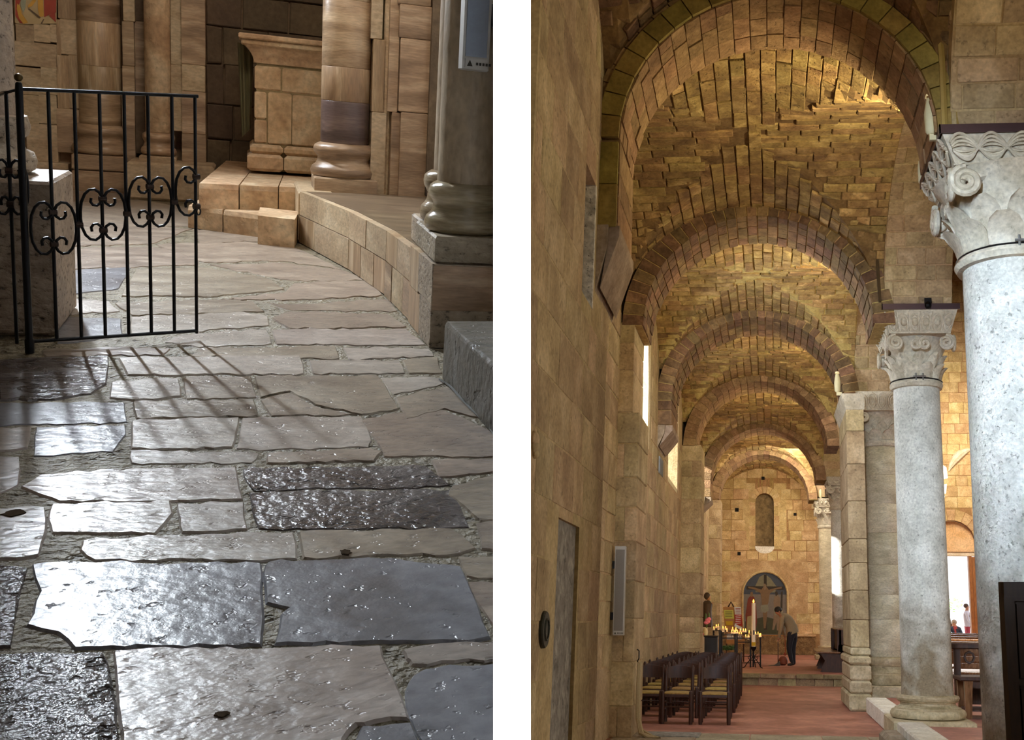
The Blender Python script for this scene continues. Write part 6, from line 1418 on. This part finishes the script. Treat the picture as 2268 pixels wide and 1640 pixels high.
cl = root('stone_column', 'slim colonnette standing just behind the polished column', 'column', (cx2, cy2, .39), LM)
part(cl, 'base', G().lathe((cx2, cy2), dbl(rc2 * 1.12, zp1, ztb + .02), 40), 'polish', 60); part(cl, 'shaft', G().lathe((cx2, cy2), [(rc2, ztb), (rc2 * .97, 3.0)], 40), 'shaftpale', 60)
part(cl, 'plinth', G().cbox(cx2 - .17, cx2 + .3, cy2 - .14, cy2 + .3, hb - .02, zp1, .01), 'trav')
# loudspeaker on it
a_, b_2 = LPt(1023, 154, 1, 5.02), LPt(1082, 154, 1, 5.02)
louds('grey column loudspeaker with pale edge hanging on the polished column', (a_[0] + b_2[0]) / 2, 5.02, a_[2], a_[2] + .62, b_2[0] - a_[0], LM, 'grille_blue', 1)
# foreground block
c0f = LF(980, 838); c1f = LF(1100, 972); zfg = LZ(c0f[0], c0f[1], 711)
solo('stone_block', G().prism([(c0f[0], c0f[1], zfg), (2.2, c0f[1] + .02, zfg), (2.2, c1f[1] - .6, zfg), (c1f[0] + .04, c1f[1] - .6, zfg), (c1f[0], c1f[1], zfg)][::-1], (0, 0, -zfg), .08, .012), 'block', 'rough grey stone block at the right edge in the foreground', 'block', LM)
t = root('floor_cable', 'thin grey cables lying along the foot of the grey block', 'cable', c0f, LM)
for k in range(2): part(t, 'strand', G().tube([LF(973 + 3 * k + s * 125 + 4 * math.sin(s * 9 + k), 840 + s * s * 40 + s * 90 + 3 * k, .006) for s in np.linspace(0, 1, 14)], .0035, 6), 'steel', True)

# ------------------------------------------------------------------ middle column and pilasters on the bench
ymc = 8.75
def LB(u0, v0, u1, v1, y, dy, mat, par, name='stone', ch=.006):
    u0 -= .9; u1 += .9; v0 -= .9; v1 += .9; um, vm = (u0 + u1) / 2, (v0 + v1) / 2
    x0, x1 = LY(u0, vm, y)[0], LY(u1, vm, y)[0]; z1, z0 = LY(um, v0, y)[2], LY(um, v1, y)[2]
    return part(par, name, G().cbox(x0, x1, y, y + dy, z0, z1, ch), mat)
def lcol(label, uc, vref, hw, y, spec, basev, plinthv, plw, mat_base, v_base_top, zf=None, drums=()):
    c = LY(uc, vref, y); r = (LY(uc + hw, vref, y)[0] - LY(uc - hw, vref, y)[0]) / 2; x = c[0]
    zz = lambda v: LZ(x, y, v)
    t = root('stone_column', label, 'column', (x, y, 0), LM)
    zb0, zb1 = zz(basev[0]), zz(basev[1])
    part(t, 'base', G().lathe((x, y), dbl(r, zb0, zb1), 44), mat_base, 60)
    for (v0, v1, m) in plinthv: w_ = r * plw; part(t, 'plinth', G().cbox(x - w_, x + w_, y - w_, y + w_, zz(v1), zz(v0), .01), m)
    vs = [basev[1]] + list(d_[0] for d_ in drums); mats = [d_[1] for d_ in drums]
    for (v0, v1, m) in zip(vs, vs[1:], mats): part(t, 'drum', G().lathe((x, y), [(r - .003, zz(v0)), (r, zz(v0) + .005), (r, zz(v1) - .005), (r - .003, zz(v1))], 44), m, 60)
    return t
lcol('banded onyx column with dark purple drum on the bench, beside the altar', 766, 200, 54, ymc, None, (392, 317), ((391, 434, 'l_onyx'),), 1.28, 'l_onyx', 317, drums=((225, 'l_purple'), (150, 'l_onyxv'), (3, 'l_onyx'), (-260, 'l_wall')))
pw = root('wall_right', None, None, (1.2, 8.6, 0), LM, kind='structure')
for (u0, u1, v0, v1, y, m) in ((822, 852, 250, 440, 8.6, 'l_wall'), (826, 850, 88, 248, 8.6, 'l_onyxv'), (826, 850, -220, 86, 8.6, 'l_wall'), (866, 886, 250, 440, 8.55, 'l_onyx'), (866, 886, -220, 248, 8.55, 'l_onyx'),
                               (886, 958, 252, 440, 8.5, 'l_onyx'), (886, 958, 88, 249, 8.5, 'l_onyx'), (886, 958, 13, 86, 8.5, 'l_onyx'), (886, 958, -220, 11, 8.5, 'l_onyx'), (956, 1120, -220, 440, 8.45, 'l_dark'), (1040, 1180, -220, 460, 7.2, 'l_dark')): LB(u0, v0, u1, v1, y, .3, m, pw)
for u in (857, 863):
    x = LY(u, 200, 8.58)[0]; part(pw, 'roll_moulding', G().lathe((x, 8.64), [(.028 if u == 857 else .02, .36), (.028 if u == 857 else .02, 3.0)], 16), 'l_wall', 60)
part(pw, 'backing', G().box(.7, 2.4, 8.75, 8.95, .3, 4.9), 'l_mortar')

# ------------------------------------------------------------------ back wall, engaged column, altar, steps
bw = root('wall_back.001', None, None, (-.6, 11.4, 0), LM, kind='structure')
part(bw, 'backing', G().box(-4.2, edge_x(11.6, 1.5), 11.5, 11.8, -.2, 6.7), 'l_mortar')
YW = 11.38
for (u0, v0, u1, v1, m) in ((36, 54, 74, 93, 'l_wall'), (76, 54, 110, 93, 'l_wall'), (112, 54, 125, 93, 'l_wall'), (30, 95, 125, 147, 'l_wall'), (28, 150, 90, 209, 'l_wall'), (92, 150, 126, 209, 'l_wall'), (28, 211, 85, 274, 'l_wall'), (87, 211, 125, 274, 'l_wall'), (60, 276, 127, 358, 'l_wall'),
                            (127, -150, 172, 42, 'l_onyxv'), (135, 44, 173, 121, 'l_wall'), (126, 44, 134, 121, 'l_onyxv'), (127, 123, 152, 240, 'l_onyxv'), (154, 123, 176, 240, 'l_onyxv'), (127, 242, 176, 338, 'l_onyx'), (-40, 54, 34, 274, 'l_wall')): LB(u0, v0, u1, v1, YW, .12, m, bw)
LB(30, 360, 150, 372, YW - .06, .2, 'l_wall', bw); LB(28, 374, 150, 425, YW - .1, .3, 'l_onyx', bw)
# strips between the shafts
for (u0, v0, u1, v1, y, m) in ((272, -150, 296, 46, YW - .1, 'l_wall'), (272, 48, 296, 145, YW - .1, 'l_onyx'), (272, 147, 297, 205, YW - .1, 'l_onyx'), (272, 207, 298, 370, YW - .1, 'l_onyx'), (297, -150, 322, 46, YW, 'l_dark'), (297, 48, 322, 205, YW, 'l_onyx'), (297, 207, 324, 340, YW, 'l_dark'),
                               (378, -150, 402, 143, YW - .15, 'l_wall'), (380, 145, 404, 290, YW - .15, 'l_wall'), (402, -150, 453, 143, YW - .2, 'l_onyx'), (404, 145, 453, 202, YW - .2, 'l_wall'), (404, 204, 454, 296, YW - .2, 'l_onyx'), (404, 298, 455, 366, YW - .2, 'l_onyx')): LB(u0, v0, u1, v1, y, .3, m, bw)
def dk(a, b, v, ve): return False
xl, xr_ = LY(456, 200, YW)[0], edge_x(YW, 1.2)
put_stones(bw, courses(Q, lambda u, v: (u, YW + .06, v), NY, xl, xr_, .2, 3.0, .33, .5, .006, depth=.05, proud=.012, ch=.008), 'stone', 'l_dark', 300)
lcol('thick engaged half column with moulded base against the lit wall', 221, 120, 49, YW + .02, None, (340, 275), ((341, 374, 'l_onyx'), (376, 424, 'l_onyx')), 1.25, 'l_onyx', 275, drums=((207, 'l_onyx'), (147, 'l_onyxv'), (50, 'l_onyxv'), (-220, 'l_onyx')))
lcol('slender smooth column with small moulded base beside the engaged column', 349, 150, 29, YW - .2, None, (343, 293), ((344, 372, 'l_wall'),), 1.42, 'l_onyx', 293, drums=((-220, 'altar'),))
# fresco fragment
fr = root('fresco_fragment', 'fragment of red and yellow fresco at the top left corner', 'fresco', LY(80, 52, YW), LM)
def fp(name, pts, m, k): part(fr, name, G().prism([LY(u, v, YW - k) for u, v in pts], (0, .004, 0)), m)
fp('plaster', ((30, -120), (126, -120), (125, 52), (50, 54), (33, 50)), 'f_cream', .006)
fp('red_field', ((94, -120), (126, -120), (124, 28), (108, 33), (98, 38)), 'f_red', .012); fp('red_curve', ((34, -20), (46, 0), (38, 20), (42, 38), (55, 53), (44, 51), (34, 34)), 'f_red', .012)
fp('yellow_curve', ((38, 8), (44, 12), (48, 30), (62, 50), (52, 53), (42, 40), (37, 20)), 'f_yellow', .014); fp('yellow_band', ((82, -60), (93, -60), (97, 36), (88, 38), (84, 20)), 'f_yellow', .012); fp('orange_curl', ((62, 12), (76, -4), (80, 2), (70, 14), (62, 17)), 'f_yellow', .014)
fp('grey_drape', ((46, -10), (58, -4), (56, 16), (52, 28), (46, 14)), 'f_grey', .014); fp('line', ((62, 20), (64, 18), (90, 38), (88, 41)), 'f_line', .014); fp('line', ((90, 52), (96, 42), (98, 42), (93, 53)), 'f_line', .014); fp('red_fringe', ((108, 34), (122, 28), (124, 50), (114, 40)), 'f_red', .014)
# steps
st = root('altar_steps', 'two worn stone steps leading up to the altar', 'steps', (0, 9.2, 0), LM)
for (p0, p1, z0, z1, dep, n) in ((LF(415, 505), LF(655, 536), 0, .165, 1.3, 3), (LF(440, 460, .165), LF(700, 470, .165), .16, .345, 2.6, 3)):
    a, b = np.array(p0[:2]), np.array(p1[:2]); dd = (b - a)
    for k in range(n):
        s, e = a + dd * k / n, a + dd * (k + 1) / n; o = Q.uniform(-.03, .03)
        q = [(s[0] + .004, s[1] + o, z1), (e[0] - .004, e[1] + o, z1), (e[0] + .15, e[1] + dep, z1), (s[0] + .15, s[1] + dep, z1)]
        part(st, 'step_stone', G().prism(q[::-1], (0, 0, z0 - z1), .2, .015), 'altar' if k != 2 or z0 > 0 else 'l_wall')
xw0, xw1 = LY(290, 400, 10.0)[0], LY(470, 400, 10)[0]
part(st, 'step_stone', G().cbox(xw0 - .1, xw1, 10.75, 11.3, .0, .33, .02), 'l_wall')
bb = LF(570, 531); be = LF(656, 541)
solo('stone_block', G().hexa([(bb[0], bb[1] - .25, 0), (be[0] - .02, be[1] - .2, 0), (be[0] + .03, be[1] + .3, 0), (bb[0] + .02, bb[1] + .3, 0), (bb[0], bb[1] - .25, .205), (be[0] - .02, be[1] - .2, .20), (be[0] + .03, be[1] + .3, .205), (bb[0] + .02, bb[1] + .3, .205)]), 'altar', 'squared stone block lying at the end of the lower altar step', 'block', LM)
YA = 10.15
al = root('stone_altar', 'pale block-built stone altar with moulded top and base', 'altar', LY(640, 378, YA), LM)
def AZ(v): return LY(640, v, YA)[2]
def AXx(u): return LY(u, 220, YA)[0]
xR = AXx(800); zA = [AZ(v) for v in (84, 96, 108, 146, 152, 206, 322, 332, 352, 382)]
part(al, 'table_slab', G().cbox(AXx(528), xR + .1, YA - .12, YA + .75, zA[1], zA[0], .01), 'altar'); part(al, 'fillet', G().cbox(AXx(534), xR + .08, YA - .09, YA + .73, zA[2], zA[1], .006), 'altar')
n = 7; pr_ = []
for i in range(n):
    s = i / (n - 1); pr_.append((AXx(540) + (AXx(562) - AXx(540)) * (1 - (1 - s) ** 2), YA - .07 * (1 - s) ** 1.6, zA[2] + (zA[3] - zA[2]) * s))
g = G()
for x, y, z in pr_: g.addv([(x, y, z), (xR + .05, y, z), (xR + .05, YA + .7, z), (x, YA + .7, z)])
for i in range(n - 1):
    for k in range(4): g.f.append((i * 4 + k, i * 4 + (k + 1) % 4, i * 4 + 4 + (k + 1) % 4, i * 4 + 4 + k))
part(al, 'cornice', g, 'altar', 50)
part(al, 'core', G().box(AXx(568), xR, YA + .02, YA + .68, zA[9], zA[3]), 'l_mortar')
for (u0, u1, v0, v1) in ((564, 621, 152, 204), (625, 720, 152, 206), (722, 800, 152, 206), (564, 590, 209, 268), (564, 591, 271, 322), (594, 646, 208, 322), (648, 720, 209, 322), (722, 800, 209, 322)):
    part(al, 'block', G().cbox(AXx(u0), AXx(u1), YA + Q.uniform(0, .01), YA + .66, AZ(v1), AZ(v0), .012), 'altar')
for (v0, v1, u0, o) in ((324, 345, 554, .05), (345, 382, 548, .09)):
    for a, b in ((u0, 628), (630, 800)): part(al, 'base_moulding', G().cbox(AXx(a), AXx(b), YA - o, YA + .7, AZ(v1), AZ(v0), .025), 'altar')
g = G(); n = 14
for i in range(n):
    s = i / (n - 1); u = 526 + 36 * s; yy = YA + .2 + .03 * math.sin(s * 14)
    g.addv([LY(u, 94 + 8 * s, yy), LY(536 + 20 * s, 304 - 20 * s, yy), LY(536 + 20 * s, 304 - 20 * s, yy + .012), LY(u, 94 + 8 * s, yy + .012)])
for i in range(n - 1):
    for k in range(4): g.f.append((i * 4 + k, i * 4 + (k + 1) % 4, i * 4 + 4 + (k + 1) % 4, i * 4 + 4 + k))
solo('altar_cloth', g, 'fabric_green', 'olive cloth hanging in folds at the side of the altar', 'cloth', LM, smooth=True)

# ------------------------------------------------------------------ descriptions of the setting
LAB = {'wall_dividing_band': 'white dividing band between the two places, built as an added wall', 'floor': 'worn irregular stone paving of the ambulatory', 'floor.001': 'red terracotta floor of the aisle, nave and platform', 'floor.002': 'pale gravel courtyard beyond the bright doorway', 'wall_left': 'window wall of the aisle in travertine blocks', 'wall_left.001': 'thick near wall of the aisle with niche and slit window', 'wall_end': 'block-built end wall with blind arched window', 'wall_arcade': 'arcade wall carried by the columns', 'door_1': 'bright arched portal at the end of the nave', 'window_2': 'bright slit window beside the rope pier', 'window_3': 'bright slit window before the narrow pier', 'window_4': 'far slit window past the narrow pier', 'window_5': 'farthest slit window near the end wall', 'window_6': 'lit upper window above the portal', 'trim_1': 'pale travertine kerb along the foot of the columns'}
for n_, l_ in LAB.items():
    if n_ in bpy.data.objects: bpy.data.objects[n_]['label'] = l_
k_ = 0
for o in sorted((o for o in bpy.data.objects if o.parent is None and o.name.startswith('ceiling')), key=lambda o: o.name):
    if o.type == 'EMPTY':
        o['label'] = 'groined tufa vault of the aisle, ' + ['bay in front of the nearest arch', 'first bay behind the nearest arch', 'second bay', 'third bay', 'fourth bay above the platform', 'fifth bay', 'last bay before the end wall'][k_]; k_ += 1

# each votive candle is told apart by its rack and its place on it
ORD = ['first', 'second', 'third', 'fourth', 'fifth', 'sixth', 'seventh', 'eighth', 'ninth', 'tenth', 'eleventh', 'twelfth', 'thirteenth', 'fourteenth', 'fifteenth', 'sixteenth', 'seventeenth', 'eighteenth']
RN = ['tall rack beside the dark chest', 'broad rack before the notice board', 'low rack behind the tall candle', 'open rack beside the tall candle']
rows = {}
for o in bpy.data.objects:
    if o.parent is None and o.name.startswith('votive_candle'):
        i_ = min(range(len(RACKS)), key=lambda i: abs(RACKS[i].location.x - o.location.x)); rows.setdefault(i_, []).append(o)
for i_, lst in rows.items():
    nm_ = RN[i_]
    for j_, o in enumerate(sorted(lst, key=lambda o: o.location.x)): o['label'] = 'small lit votive candle, %s from the left on the %s' % (ORD[j_], nm_)
